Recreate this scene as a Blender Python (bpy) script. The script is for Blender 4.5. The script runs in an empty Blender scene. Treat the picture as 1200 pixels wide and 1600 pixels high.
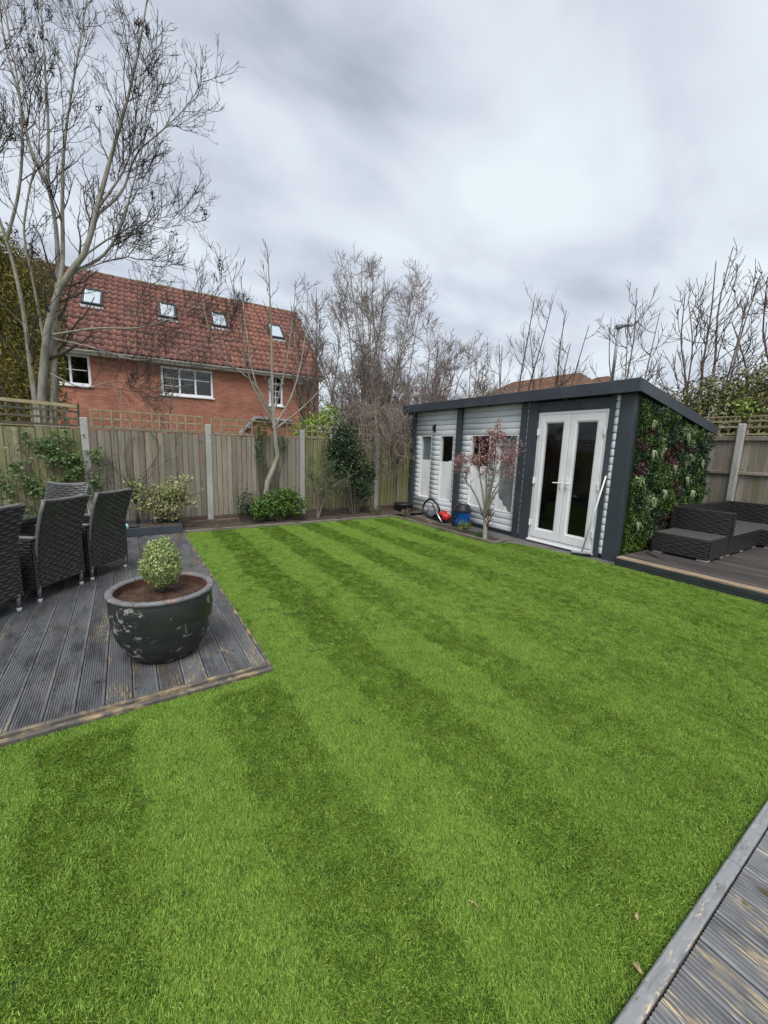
import bpy, bmesh, math, random
import numpy as np
from mathutils import Matrix, Vector

random.seed(7)
RNG = np.random.default_rng(11)
SC = bpy.context.scene
COL = SC.collection
rad = math.radians

# ------------------------------------------------------------------ camera
cam_d = bpy.data.cameras.new("camera")
cam = bpy.data.objects.new("camera", cam_d)
COL.objects.link(cam)
SC.camera = cam
yaw, pitch, roll = rad(33.335), rad(9.118), rad(1.99)
fwd = Vector((math.sin(yaw) * math.cos(pitch), math.cos(yaw) * math.cos(pitch), -math.sin(pitch)))
rgt = Vector((math.cos(yaw), -math.sin(yaw), 0))
upv = rgt.cross(fwd)
r2 = rgt * math.cos(roll) + upv * math.sin(roll)
u2 = -rgt * math.sin(roll) + upv * math.cos(roll)
m = Matrix((r2, u2, -fwd)).transposed().to_4x4()
m.translation = Vector((0, 0, 1.6))
cam.matrix_world = m
cam_d.sensor_fit = 'VERTICAL'
cam_d.sensor_height = 36
cam_d.sensor_width = 36
cam_d.lens = 618.75 / 1600 * 36
cam_d.clip_start = 0.05
cam_d.clip_end = 600

# ------------------------------------------------------------------ sky, sun, exposure
SUN_EL, SUN_AZ = 58.0, 215.0          # azimuth clockwise from +Y
world = bpy.data.worlds.new("World")
SC.world = world
world.use_nodes = True
wt = world.node_tree
wt.nodes.clear()
def wn(t, **k):
    n = wt.nodes.new(t)
    for a, b in k.items(): setattr(n, a, b)
    return n
wout = wn('ShaderNodeOutputWorld')
sky = wn('ShaderNodeTexSky', sky_type='NISHITA', sun_disc=False)
sky.sun_elevation = rad(SUN_EL); sky.sun_rotation = rad(SUN_AZ)
sky.air_density = 1.2; sky.dust_density = 3.0
bg1 = wn('ShaderNodeBackground'); bg1.inputs[1].default_value = 0.10
wt.links.new(sky.outputs[0], bg1.inputs[0])
tc = wn('ShaderNodeTexCoord')
sep = wn('ShaderNodeSeparateXYZ'); wt.links.new(tc.outputs['Generated'], sep.inputs[0])
mx = wn('ShaderNodeMath', operation='MAXIMUM'); mx.inputs[1].default_value = 0.0
wt.links.new(sep.outputs[2], mx.inputs[0])
ad = wn('ShaderNodeMath', operation='ADD'); ad.inputs[1].default_value = 0.22
wt.links.new(mx.outputs[0], ad.inputs[0])
dx = wn('ShaderNodeMath', operation='DIVIDE'); dy = wn('ShaderNodeMath', operation='DIVIDE')
wt.links.new(sep.outputs[0], dx.inputs[0]); wt.links.new(ad.outputs[0], dx.inputs[1])
wt.links.new(sep.outputs[1], dy.inputs[0]); wt.links.new(ad.outputs[0], dy.inputs[1])
cmb = wn('ShaderNodeCombineXYZ'); wt.links.new(dx.outputs[0], cmb.inputs[0]); wt.links.new(dy.outputs[0], cmb.inputs[1])
def cloud(scale, rz, sx, sy, loc, detail, rough, dist):
    mp = wn('ShaderNodeMapping'); mp.inputs['Rotation'].default_value = (0, 0, rad(rz))
    mp.inputs['Scale'].default_value = (sx, sy, 1); mp.inputs['Location'].default_value = loc
    wt.links.new(cmb.outputs[0], mp.inputs[0])
    n = wn('ShaderNodeTexNoise'); n.inputs['Scale'].default_value = scale; n.inputs['Detail'].default_value = detail
    n.inputs['Roughness'].default_value = rough; n.inputs['Distortion'].default_value = dist
    wt.links.new(mp.outputs[0], n.inputs['Vector'])
    return n
c1 = cloud(1.35, 20, 0.9, 0.8, (5.6, 1.7, 0), 5, 0.45, 0.5)
c2 = cloud(2.0, -62, 0.8, 1.5, (4.4, 6.2, 2), 5, 0.48, 0.35)
cm = wn('ShaderNodeMix', data_type='FLOAT'); cm.inputs[0].default_value = 0.5
wt.links.new(c1.outputs[0], cm.inputs[2]); wt.links.new(c2.outputs[0], cm.inputs[3])
rp = wn('ShaderNodeValToRGB')
e = rp.color_ramp.elements
e[0].position = 0.36; e[0].color = (0.42, 0.46, 0.54, 1)
e[1].position = 0.64; e[1].color = (0.84, 0.91, 0.955, 1)
k = e.new(0.44); k.color = (0.595, 0.64, 0.73, 1)
k = e.new(0.53); k.color = (0.745, 0.805, 0.875, 1)
wt.links.new(cm.outputs[0], rp.inputs[0])
bg2 = wn('ShaderNodeBackground'); bg2.inputs[1].default_value = 0.485
wt.links.new(rp.outputs[0], bg2.inputs[0])
ms = wn('ShaderNodeMixShader'); ms.inputs[0].default_value = 0.92
wt.links.new(bg1.outputs[0], ms.inputs[1]); wt.links.new(bg2.outputs[0], ms.inputs[2])
wt.links.new(ms.outputs[0], wout.inputs[0])

sun_d = bpy.data.lights.new("sun", 'SUN')
sun_d.energy = 1.5; sun_d.angle = rad(35); sun_d.color = (1.0, 0.975, 0.94)
sun = bpy.data.objects.new("sun", sun_d); COL.objects.link(sun)
sd = Vector((math.sin(rad(SUN_AZ)) * math.cos(rad(SUN_EL)), math.cos(rad(SUN_AZ)) * math.cos(rad(SUN_EL)), math.sin(rad(SUN_EL))))
sun.rotation_euler = sd.to_track_quat('Z', 'Y').to_euler()
sun.location = sd * 40

SC.view_settings.view_transform = 'Standard'
SC.view_settings.look = 'None'
SC.view_settings.exposure = 1.10
SC.view_settings.gamma = 1.0
SC.view_settings.use_curve_mapping = False
SC.cycles.max_bounces = 4
SC.cycles.transparent_max_bounces = 12
SC.cycles.use_denoising = True

# ------------------------------------------------------------------ materials
def _nodes(name):
    mt = bpy.data.materials.new(name); mt.use_nodes = True
    t = mt.node_tree
    return mt, t, t.nodes['Principled BSDF'], t.nodes['Material Output']

def rgba(c): return (c[0], c[1], c[2], 1.0)

def M(name, col, rough=0.6, var=(), rnd=0.0, isl=None, bump=None, metal=0.0, transl=0.0, spec=0.4, rvar=None, coat=0.0):
    """col base; var: list of (colour, scale xyz, detail, lo, hi); rnd: per-object value jitter;
    isl: second colour mixed by random per leaf/island; bump: (scale xyz, strength, distance)."""
    mt, t, b, out = _nodes(name)
    N, L = t.nodes, t.links
    tc = N.new('ShaderNodeTexCoord'); oi = N.new('ShaderNodeObjectInfo')
    off = N.new('ShaderNodeVectorMath'); off.operation = 'SCALE'
    cx = N.new('ShaderNodeCombineXYZ')
    L.new(oi.outputs['Random'], cx.inputs[0]); L.new(oi.outputs['Random'], cx.inputs[1]); L.new(oi.outputs['Random'], cx.inputs[2])
    L.new(cx.outputs[0], off.inputs[0]); off.inputs['Scale'].default_value = 37.0
    av = N.new('ShaderNodeVectorMath'); av.operation = 'ADD'
    L.new(tc.outputs['Object'], av.inputs[0]); L.new(off.outputs[0], av.inputs[1])
    def noise(sc, det, rough_=0.55):
        mp = N.new('ShaderNodeMapping'); mp.inputs['Scale'].default_value = sc
        L.new(av.outputs[0], mp.inputs[0])
        n = N.new('ShaderNodeTexNoise'); n.inputs['Scale'].default_value = 1.0; n.inputs['Detail'].default_value = det
        n.inputs['Roughness'].default_value = rough_
        L.new(mp.outputs[0], n.inputs['Vector'])
        return n.outputs['Fac']
    cur = N.new('ShaderNodeRGB'); cur.outputs[0].default_value = rgba(col); cur = cur.outputs[0]
    if isl is not None:
        g = N.new('ShaderNodeNewGeometry')
        mxn = N.new('ShaderNodeMix'); mxn.data_type = 'RGBA'
        L.new(g.outputs['Random Per Island'], mxn.inputs[0]); L.new(cur, mxn.inputs[6]); mxn.inputs[7].default_value = rgba(isl)
        cur = mxn.outputs[2]
    for (c2, sc, det, lo, hi, *msk) in var:
        f = noise(sc, det)
        mr = N.new('ShaderNodeMapRange'); mr.inputs[1].default_value = lo; mr.inputs[2].default_value = hi
        L.new(f, mr.inputs[0]); fac = mr.outputs[0]
        if msk:
            f2 = noise(msk[0][0], 3); mr2 = N.new('ShaderNodeMapRange'); mr2.inputs[1].default_value = msk[0][1]; mr2.inputs[2].default_value = msk[0][2]
            L.new(f2, mr2.inputs[0]); mm_ = N.new('ShaderNodeMath'); mm_.operation = 'MULTIPLY'; L.new(fac, mm_.inputs[0]); L.new(mr2.outputs[0], mm_.inputs[1]); fac = mm_.outputs[0]
        mxn = N.new('ShaderNodeMix'); mxn.data_type = 'RGBA'
        L.new(fac, mxn.inputs[0]); L.new(cur, mxn.inputs[6]); mxn.inputs[7].default_value = rgba(c2)
        cur = mxn.outputs[2]
    if rnd:
        hs = N.new('ShaderNodeHueSaturation')
        mr = N.new('ShaderNodeMapRange'); mr.inputs[3].default_value = 1 - rnd; mr.inputs[4].default_value = 1 + rnd
        L.new(oi.outputs['Random'], mr.inputs[0]); L.new(mr.outputs[0], hs.inputs['Value'])
        mr2 = N.new('ShaderNodeMapRange'); mr2.inputs[3].default_value = 0.5 - rnd * .04; mr2.inputs[4].default_value = 0.5 + rnd * .04
        ml = N.new('ShaderNodeMath'); ml.operation = 'FRACT'; mm = N.new('ShaderNodeMath'); mm.operation = 'MULTIPLY'; mm.inputs[1].default_value = 7.31
        L.new(oi.outputs['Random'], mm.inputs[0]); L.new(mm.outputs[0], ml.inputs[0]); L.new(ml.outputs[0], mr2.inputs[0]); L.new(mr2.outputs[0], hs.inputs['Hue'])
        L.new(cur, hs.inputs['Color']); cur = hs.outputs[0]
    L.new(cur, b.inputs['Base Color'])
    b.inputs['Roughness'].default_value = rough
    if rvar:
        f = noise(rvar[0], 3); mr = N.new('ShaderNodeMapRange'); mr.inputs[1].default_value = .35; mr.inputs[2].default_value = .65
        mr.inputs[3].default_value = rvar[1]; mr.inputs[4].default_value = rvar[2]
        L.new(f, mr.inputs[0]); L.new(mr.outputs[0], b.inputs['Roughness'])
    b.inputs['Metallic'].default_value = metal
    b.inputs['Specular IOR Level'].default_value = spec
    if coat: b.inputs['Coat Weight'].default_value = coat; b.inputs['Coat Roughness'].default_value = .15
    if bump:
        bs = bump if isinstance(bump, list) else [bump]
        prev = None
        for (sc, st, di) in bs:
            f = noise(sc, 4); bn = N.new('ShaderNodeBump'); bn.inputs['Strength'].default_value = st; bn.inputs['Distance'].default_value = di
            L.new(f, bn.inputs['Height'])
            if prev: L.new(prev, bn.inputs['Normal'])
            prev = bn.outputs[0]
        L.new(prev, b.inputs['Normal'])
    if transl:
        tr = N.new('ShaderNodeBsdfTranslucent'); L.new(cur, tr.inputs[0])
        mi = N.new('ShaderNodeMixShader'); mi.inputs[0].default_value = transl
        L.new(b.outputs[0], mi.inputs[1]); L.new(tr.outputs[0], mi.inputs[2]); L.new(mi.outputs[0], out.inputs[0])
    return mt

def glass_mat(name, tint=(0.75, 0.8, 0.8), refl=1.0):
    mt, t, b, out = _nodes(name)
    N, L = t.nodes, t.links
    N.remove(b)
    tr = N.new('ShaderNodeBsdfTransparent'); tr.inputs[0].default_value = rgba(tint)
    gl = N.new('ShaderNodeBsdfGlossy'); gl.inputs['Roughness'].default_value = 0.01
    fr = N.new('ShaderNodeFresnel'); fr.inputs[0].default_value = 1.52
    ml = N.new('ShaderNodeMath'); ml.operation = 'MULTIPLY'; ml.inputs[1].default_value = refl; L.new(fr.outputs[0], ml.inputs[0])
    ge = N.new('ShaderNodeNewGeometry'); iv_ = N.new('ShaderNodeMath'); iv_.operation = 'SUBTRACT'; iv_.inputs[0].default_value = 1.0; L.new(ge.outputs['Backfacing'], iv_.inputs[1])
    m3 = N.new('ShaderNodeMath'); m3.operation = 'MULTIPLY'; m3.use_clamp = True; L.new(ml.outputs[0], m3.inputs[0]); L.new(iv_.outputs[0], m3.inputs[1]); ml = m3
    mi = N.new('ShaderNodeMixShader'); L.new(ml.outputs[0], mi.inputs[0]); L.new(tr.outputs[0], mi.inputs[1]); L.new(gl.outputs[0], mi.inputs[2])
    L.new(mi.outputs[0], out.inputs[0])
    return mt

def brick_mat(name):
    mt, t, b, out = _nodes(name)
    N, L = t.nodes, t.links
    tc = N.new('ShaderNodeTexCoord'); sp = N.new('ShaderNodeSeparateXYZ'); cx = N.new('ShaderNodeCombineXYZ')
    L.new(tc.outputs['Object'], sp.inputs[0]); L.new(sp.outputs[0], cx.inputs[0]); L.new(sp.outputs[2], cx.inputs[1])
    br = N.new('ShaderNodeTexBrick'); L.new(cx.outputs[0], br.inputs['Vector'])
    br.inputs['Scale'].default_value = 1.0; br.inputs['Brick Width'].default_value = 0.225; br.inputs['Row Height'].default_value = 0.075
    br.inputs['Mortar Size'].default_value = 0.008; br.inputs['Mortar Smooth'].default_value = 0.3; br.inputs['Bias'].default_value = -0.1
    br.inputs['Color1'].default_value = (0.43, 0.155, 0.09, 1); br.inputs['Color2'].default_value = (0.29, 0.095, 0.06, 1)
    br.inputs['Mortar'].default_value = (0.33, 0.235, 0.19, 1)
    no = N.new('ShaderNodeTexNoise'); no.inputs['Scale'].default_value = 1.3; no.inputs['Detail'].default_value = 5; L.new(tc.outputs['Object'], no.inputs['Vector'])
    mr = N.new('ShaderNodeMapRange'); mr.inputs[1].default_value = .35; mr.inputs[2].default_value = .7; mr.inputs[3].default_value = .78; mr.inputs[4].default_value = 1.2; L.new(no.outputs[0], mr.inputs[0])
    hs = N.new('ShaderNodeHueSaturation'); L.new(br.outputs[0], hs.inputs['Color']); L.new(mr.outputs[0], hs.inputs['Value'])
    L.new(hs.outputs[0], b.inputs['Base Color']); b.inputs['Roughness'].default_value = .85
    bn = N.new('ShaderNodeBump'); bn.invert = True; bn.inputs['Distance'].default_value = .008; L.new(br.outputs['Fac'], bn.inputs['Height']); L.new(bn.outputs[0], b.inputs['Normal'])
    return mt

MT = {}
MT['concrete'] = M('concrete', (0.36, 0.35, 0.33), .85, [((0.20, 0.21, 0.17), (3, 3, 1.2), 5, .45, .75), ((.48, .47, .45), (40, 40, 40), 3, .5, .8)], bump=((60, 60, 60), .3, .004), rnd=.1)
MT['fence'] = M('fence_board_wood', (0.25, 0.222, 0.18), .8, [((0.15, 0.12, 0.088), (70, 70, 2.6), 5, .45, .75), ((0.33, 0.29, 0.235), (40, 40, 1.6), 4, .52, .8), ((0.155, 0.165, 0.07), (1.4, 1.4, .8), 4, .5, .75), ((.08, .06, .045), (16, 16, 9), 2, .69, .74)], rnd=.27, bump=((60, 60, 2), .35, .004))
MT['trellis'] = M('trellis_wood', (0.30, 0.25, 0.155), .8, [((0.15, 0.125, 0.08), (12, 12, 6), 4, .45, .75), ((0.20, 0.21, 0.09), (3, 3, 3), 3, .5, .75)], rnd=.2)
MT['trellis_dark'] = M('dark_trellis_wood', (0.075, 0.07, 0.05), .8, [((0.16, 0.16, 0.08), (4, 4, 4), 3, .5, .75)], rnd=.2)
MT['trellis_rail'] = M('pale_trellis_rail_wood', (0.36, 0.30, 0.18), .8, [((0.20, 0.2, 0.1), (5, 5, 5), 3, .45, .7)])
MT['edging'] = M('dark_timber_edging', (0.085, 0.06, 0.045), .8, [((0.19, 0.15, 0.11), (4, 30, 30), 4, .5, .75)], bump=((6, 50, 50), .4, .006), rnd=.15)
MT['edging_pale'] = M('grey_timber_edging', (0.20, 0.18, 0.15), .8, [((0.10, 0.085, 0.065), (5, 5, 25), 4, .45, .7)], bump=((50, 6, 50), .3, .004))
MT['deck'] = M('stained_deck_board', (0.135, 0.140, 0.150), .5, [((0.052, 0.051, 0.052), (9, 2.5, 9), 5, .45, .7), ((0.12, 0.10, 0.085), (5, 1.6, 5), 4, .52, .78), ((0.16, 0.165, 0.175), (45, 9, 45), 4, .52, .75), ((0.40, 0.31, 0.17), (130, 14, 130), 3, .50, .60, ((4.5, 1.3, 4.5), .55, .66)), ((.02, .018, .017), (30, 22, 30), 2, .66, .72)], rnd=.20, rvar=((5, 2.2, 5), .26, .52), bump=((90, 18, 90), .3, .003))
MT['deck_far'] = M('brown_deck_board', (0.065, 0.057, 0.053), .45, [((0.04, 0.035, 0.033), (60, 2.0, 60), 4, .45, .65), ((0.17, 0.12, 0.085), (9, .8, 9), 4, .54, .72)], rnd=.25, rvar=((5, 1.2, 5), .28, .55), bump=((90, 5, 90), .25, .003))
MT['deck_worn'] = M('worn_deck_nosing', (0.36, 0.27, 0.17), .6, [((0.10, 0.085, 0.075), (30, 2.2, 30), 4, .48, .66)], bump=((70, 4, 70), .3, .003))
MT['deck_near'] = M('weathered_grey_deck_board', (0.19, 0.195, 0.205), .55, [((0.10, 0.10, 0.10), (14, 4, 14), 5, .45, .7), ((0.26, 0.265, 0.27), (70, 14, 70), 4, .52, .72), ((0.60, 0.48, 0.28), (140, 12, 140), 3, .50, .58, ((7, 2.2, 7), .50, .62)), ((0.09, 0.08, 0.025), (16, 6, 16), 4, .60, .70)], rnd=.14, bump=((90, 5, 90), .3, .003))
MT['trim_grey'] = M('grey_painted_trim', (0.225, 0.23, 0.235), .65, [((0.12, 0.12, 0.12), (8, 40, 40), 5, .5, .72), ((0.33, 0.33, 0.33), (25, 60, 60), 4, .55, .8), ((0.52, 0.43, 0.28), (60, 120, 120), 4, .50, .60, ((4, 30, 30), .55, .64)), ((.07, .065, .03), (14, 30, 30), 4, .64, .7)], bump=((8, 60, 60), .3, .003))
MT['trim_worn'] = M('worn_deck_trim', (0.10, 0.09, 0.08), .65, [((0.36, 0.27, 0.15), (9, 9, 14), 5, .48, .66), ((.04, .035, .03), (20, 20, 20), 3, .55, .75)], bump=((20, 20, 60), .4, .004))
MT['anthracite'] = M('anthracite_paint', (0.040, 0.050, 0.062), .5, [((0.058, 0.070, 0.083), (2, 2, 2), 4, .45, .75), ((.035, .042, .05), (14, 14, 3), 4, .58, .8)], bump=((20, 20, 20), .1, .003))
MT['fascia_dark'] = M('dark_green_black_fascia_paint', (0.026, 0.032, 0.034), .5, [((0.05, 0.055, 0.055), (4, 3, 20), 4, .5, .8)], bump=((6, 3, 60), .3, .004))
MT['clad'] = M('pale_grey_cladding_paint', (0.63, 0.66, 0.685), .5, [((0.52, 0.55, 0.57), (2.5, 1.1, 8), 4, .5, .78), ((.42, .42, .38), (14, 4, 30), 5, .62, .8), ((.50, .52, .50), (3, 9, 1.0), 4, .60, .75)], rnd=.06, bump=((12, 3, 30), .15, .002))
MT['upvc'] = M('white_upvc', (0.78, 0.79, 0.80), .3, [((0.66, 0.67, 0.66), (3, 3, 3), 4, .5, .8)], spec=.5)
MT['film'] = M('white_blind_film', (0.82, 0.82, 0.82), .6, [((0.62, 0.64, 0.65), (6, 6, 1.5), 3, .45, .75)], bump=((30, 30, 2), .2, .004))
MT['glass'] = glass_mat('window_glass', (.94, .96, .96), 1.15)
MT['glass_house'] = glass_mat('house_window_glass', (.35, .38, .4), 2.2)
MT['interior'] = M('dark_interior', (0.035, 0.033, 0.032), .8)
MT['interior_floor'] = M('interior_floor', (0.06, 0.05, 0.045), .5)
MT['felt'] = M('grey_roof_felt', (0.09, 0.095, 0.10), .9, [((.12, .13, .08), (3, 3, 3), 4, .5, .75)])
MT['screw'] = M('weathered_screw', (0.16, 0.15, 0.14), .5, metal=.5)
MT['chrome'] = M('brushed_metal', (0.62, 0.62, 0.62), .3, metal=1.0)
MT['black_plastic'] = M('black_plastic', (0.018, 0.018, 0.02), .38, rnd=.1)
MT['grey_plastic'] = M('grey_plastic', (0.22, 0.23, 0.24), .4)
MT['blue_plastic'] = M('blue_plastic', (0.01, 0.13, 0.50), .3, spec=.5)
MT['red_plastic'] = M('red_plastic', (0.55, 0.03, 0.03), .32)
MT['white_plastic'] = M('white_plastic', (0.70, 0.70, 0.69), .4)
MT['teal_plastic'] = M('turquoise_plastic', (0.20, 0.50, 0.55), .3)
MT['ratan'] = M('charcoal_rattan', (0.032, 0.030, 0.031), .32, [((0.075, 0.07, 0.07), (30, 30, 30), 3, .5, .75), ((.016, .015, .015), (9, 9, 9), 3, .5, .8)], spec=.5)
MT['ratan_rim'] = M('grey_rattan_rim', (0.15, 0.145, 0.145), .45, [((.12, .11, .11), (60, 60, 60), 3, .5, .7)])
MT['ratan_dark'] = M('black_brown_rattan', (0.020, 0.018, 0.018), .36, [((0.045, 0.042, 0.042), (20, 20, 40), 3, .5, .75)], spec=.5)
MT['slat_seat'] = M('grey_slatted_seat', (0.085, 0.082, 0.08), .45, [((0.06, 0.055, 0.05), (30, 3, 30), 3, .45, .7)])
MT['alu'] = M('pale_foot_cap', (0.50, 0.49, 0.46), .4, [((.3, .29, .27), (60, 60, 60), 2, .5, .7)])
MT['table_glass'] = glass_mat('table_glass', (.80, .90, .86), 1.6)
MT['soil'] = M('damp_soil', (0.055, 0.030, 0.018), .9, [((0.10, 0.055, 0.032), (14, 14, 14), 5, .45, .7), ((.02, .012, .008), (30, 30, 30), 3, .55, .7)], bump=((40, 40, 40), .8, .03))
MT['bed_soil'] = M('bed_soil', (0.055, 0.040, 0.030), .95, [((0.11, 0.085, 0.065), (18, 18, 18), 5, .48, .7), ((.06, .075, .03), (5, 5, 5), 4, .58, .75)], bump=((25, 25, 25), .8, .04))
MT['paving'] = M('dark_grey_paving', (0.125, 0.118, 0.115), .75, [((0.07, 0.065, 0.06), (3, 3, 3), 5, .45, .7), ((.19, .18, .17), (25, 25, 25), 3, .55, .8)], bump=((30, 30, 30), .3, .006))
MT['ground'] = M('rough_ground', (0.07, 0.085, 0.035), .95, [((0.09, 0.07, 0.045), (1.5, 1.5, 1.5), 5, .45, .65)], bump=((8, 8, 8), .5, .05))
MT['turf_base'] = M('turf_backing', (0.04, 0.095, 0.008), .9, [((0.02, 0.05, 0.01), (40, 40, 40), 3, .45, .7)])
MT['grass'] = M('artificial_grass', (0.305, 0.445, 0.080), .5, isl=(0.078, 0.180, 0.014), rnd=.22, transl=.2, spec=.18)
MT['brick'] = brick_mat('red_brick')
MT['tile'] = M('red_clay_pantile', (0.235, 0.10, 0.072), .75, [((0.10, 0.055, 0.047), (5, 5, 5), 4, .46, .74), ((0.30, 0.125, 0.08), (12, 12, 12), 4, .55, .8)], rnd=.30, bump=((30, 30, 30), .2, .005))
MT['tile_field'] = M('red_clay_pantile_field', (0.245, 0.105, 0.075), .75, [((0.10, 0.055, 0.047), (3, 3, 3), 5, .44, .72), ((.13, .115, .06), (1.2, 1.2, 1.2), 5, .60, .75)], isl=(0.14, 0.058, 0.046))
MT['ridge'] = M('mossy_ridge_tile', (0.15, 0.085, 0.06), .85, [((.20, .16, .04), (2.5, 2.5, 2.5), 4, .5, .7)], rnd=.2)
MT['flash'] = M('lead_grey', (0.30, 0.31, 0.33), .6, [((.2, .2, .21), (2, 2, 2), 3, .45, .7)])
MT['tile2'] = M('brown_roof_tiles', (0.20, 0.105, 0.06), .85, [((0.11, 0.06, 0.04), (1, 1, 6), 4, .45, .7)], isl=(.15, .08, .05))
MT['galv'] = M('galvanised_steel', (0.25, 0.29, 0.31), .5, metal=.2)
MT['bark_ash'] = M('pale_ash_bark', (0.30, 0.28, 0.24), .85, [((0.13, 0.115, 0.09), (9, 9, 3), 5, .45, .72), ((0.22, 0.24, 0.13), (3, 3, 2), 4, .52, .75), ((.40, .38, .33), (25, 25, 8), 3, .58, .8)], bump=((30, 30, 8), .4, .01))
MT['bark_maple'] = M('brown_maple_bark', (0.10, 0.075, 0.06), .85, [((.09, .07, .055), (12, 12, 4), 4, .45, .7)], bump=((40, 40, 10), .3, .006))
MT['twig_ash'] = M('brown_grey_twig', (0.085, 0.07, 0.058), .85, isl=(0.04, 0.033, 0.028))
MT['twig_grey'] = M('grey_twig', (0.27, 0.22, 0.19), .85, isl=(0.13, 0.10, 0.088))
MT['twig_pale'] = M('pale_twig', (0.30, 0.26, 0.215), .85, isl=(0.17, 0.135, 0.11))
MT['twig_dark'] = M('dark_twig', (0.065, 0.053, 0.044), .85, isl=(0.11, 0.09, 0.075))
MT['twig_red'] = M('reddish_twig', (0.12, 0.075, 0.07), .85, isl=(0.085, 0.05, 0.05))
MT['keys'] = M('brown_seed_keys', (0.055, 0.036, 0.024), .85, isl=(0.025, 0.018, 0.014))
def leafm(n, a, b, tl=.25, rough=.45): MT[n] = M(n, a, rough, isl=b, transl=tl, spec=.45)
leafm('leaf_laurel', (0.04, 0.115, 0.018), (0.16, 0.26, 0.045))
leafm('leaf_dark', (0.018, 0.045, 0.018), (0.07, 0.115, 0.05), .15, .35)
leafm('leaf_ivy', (0.05, 0.11, 0.03), (0.13, 0.20, 0.06))
leafm('leaf_varieg', (0.17, 0.23, 0.045), (0.62, 0.62, 0.32))
leafm('leaf_box', (0.10, 0.20, 0.03), (0.62, 0.66, 0.31))
leafm('leaf_lime', (0.20, 0.33, 0.04), (0.33, 0.43, 0.07))
leafm('leaf_maple', (0.24, 0.07, 0.065), (0.55, 0.34, 0.31), .3)
leafm('leaf_conifer', (0.19, 0.20, 0.03), (0.32, 0.27, 0.07), .15, .6)
leafm('leaf_hedge', (0.10, 0.12, 0.035), (0.26, 0.25, 0.10), .15)
leafm('leaf_bud', (0.42, 0.33, 0.27), (0.22, 0.15, 0.12), .2, .7)
leafm('leaf_budpale', (0.48, 0.45, 0.30), (0.25, 0.21, 0.13), .2, .7)
leafm('leaf_pinkbud', (0.36, 0.23, 0.22), (0.16, 0.085, 0.085), .2, .7)
leafm('gw_dark', (0.010, 0.032, 0.010), (0.032, 0.075, 0.020), .12)
leafm('gw_mid', (0.028, 0.08, 0.015), (0.11, 0.18, 0.035), .15)
leafm('gw_lime', (0.115, 0.17, 0.02), (0.05, 0.095, 0.015), .15)
leafm('gw_purple', (0.045, 0.016, 0.018), (0.09, 0.032, 0.030), .12)
leafm('gw_pale', (0.30, 0.36, 0.19), (0.13, 0.22, 0.07), .15)
leafm('gw_white', (0.46, 0.52, 0.33), (0.28, 0.36, 0.18), .15)
leafm('strap', (0.05, 0.085, 0.035), (0.10, 0.13, 0.05), .15)
leafm('dry_leaf', (0.50, 0.36, 0.22), (0.35, 0.22, 0.12), .1)

def pot_mat():
    mt, t, b, out = _nodes('peeling_black_glaze')
    N, L = t.nodes, t.links
    tc = N.new('ShaderNodeTexCoord')
    def noise(sc, det, mapping=(1, 1, 1), loc=(0, 0, 0), dist=0, rough=.6):
        mp = N.new('ShaderNodeMapping'); mp.inputs['Scale'].default_value = mapping; mp.inputs['Location'].default_value = loc
        L.new(tc.outputs['Object'], mp.inputs[0])
        n = N.new('ShaderNodeTexNoise'); n.inputs['Scale'].default_value = sc; n.inputs['Detail'].default_value = det; n.inputs['Distortion'].default_value = dist
        n.inputs['Roughness'].default_value = rough
        L.new(mp.outputs[0], n.inputs['Vector']); return n.outputs[0]
    def rng(x, lo, hi):
        mr = N.new('ShaderNodeMapRange'); mr.inputs[1].default_value = lo; mr.inputs[2].default_value = hi; L.new(x, mr.inputs[0]); return mr.outputs[0]
    def mix(f, a, bcol):
        mxn = N.new('ShaderNodeMix'); mxn.data_type = 'RGBA'; L.new(f, mxn.inputs[0])
        if isinstance(a, tuple): mxn.inputs[6].default_value = rgba(a)
        else: L.new(a, mxn.inputs[6])
        mxn.inputs[7].default_value = rgba(bcol); return mxn.outputs[2]
    def mul(a, c):
        m_ = N.new('ShaderNodeMath'); m_.operation = 'MULTIPLY'; L.new(a, m_.inputs[0]); L.new(c, m_.inputs[1]); return m_.outputs[0]
    c = mix(rng(noise(4, 4, (1, 1, 3)), .45, .75), (0.020, 0.024, 0.023), (0.036, 0.04, 0.036))
    patch = rng(noise(3.6, 2, (1, 1, 1.25), (4.3, 1.4, 0.1)), .53, .58)
    fine = rng(noise(17, 6, (1, 1, 1.0), (0, 0, 0), .6, .7), .53, .56)
    peel = mul(patch, fine)
    c = mix(peel, c, (0.30, 0.285, 0.25))
    sp = N.new('ShaderNodeSeparateXYZ'); L.new(tc.outputs['Object'], sp.inputs[0])
    redp = mul(rng(noise(7, 4, (1, 1, 1), (3, 9, 2), .4), .66, .69), rng(sp.outputs[2], .30, .34))
    c = mix(redp, c, (0.40, 0.17, 0.11))
    L.new(c, b.inputs['Base Color']); b.inputs['Roughness'].default_value = .5
    mr = N.new('ShaderNodeMapRange'); mr.inputs[3].default_value = .42; mr.inputs[4].default_value = .85; L.new(peel, mr.inputs[0]); L.new(mr.outputs[0], b.inputs['Roughness'])
    bn = N.new('ShaderNodeBump'); bn.invert = True; bn.inputs['Distance'].default_value = .004; bn.inputs['Strength'].default_value = .6; L.new(peel, bn.inputs['Height'])
    bn2 = N.new('ShaderNodeBump'); bn2.inputs['Distance'].default_value = .006; bn2.inputs['Strength'].default_value = .25; L.new(noise(3, 2, (.3, .3, 9)), bn2.inputs['Height']); L.new(bn.outputs[0], bn2.inputs['Normal'])
    L.new(bn2.outputs[0], b.inputs['Normal'])
    return mt
MT['pot'] = pot_mat()
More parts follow.
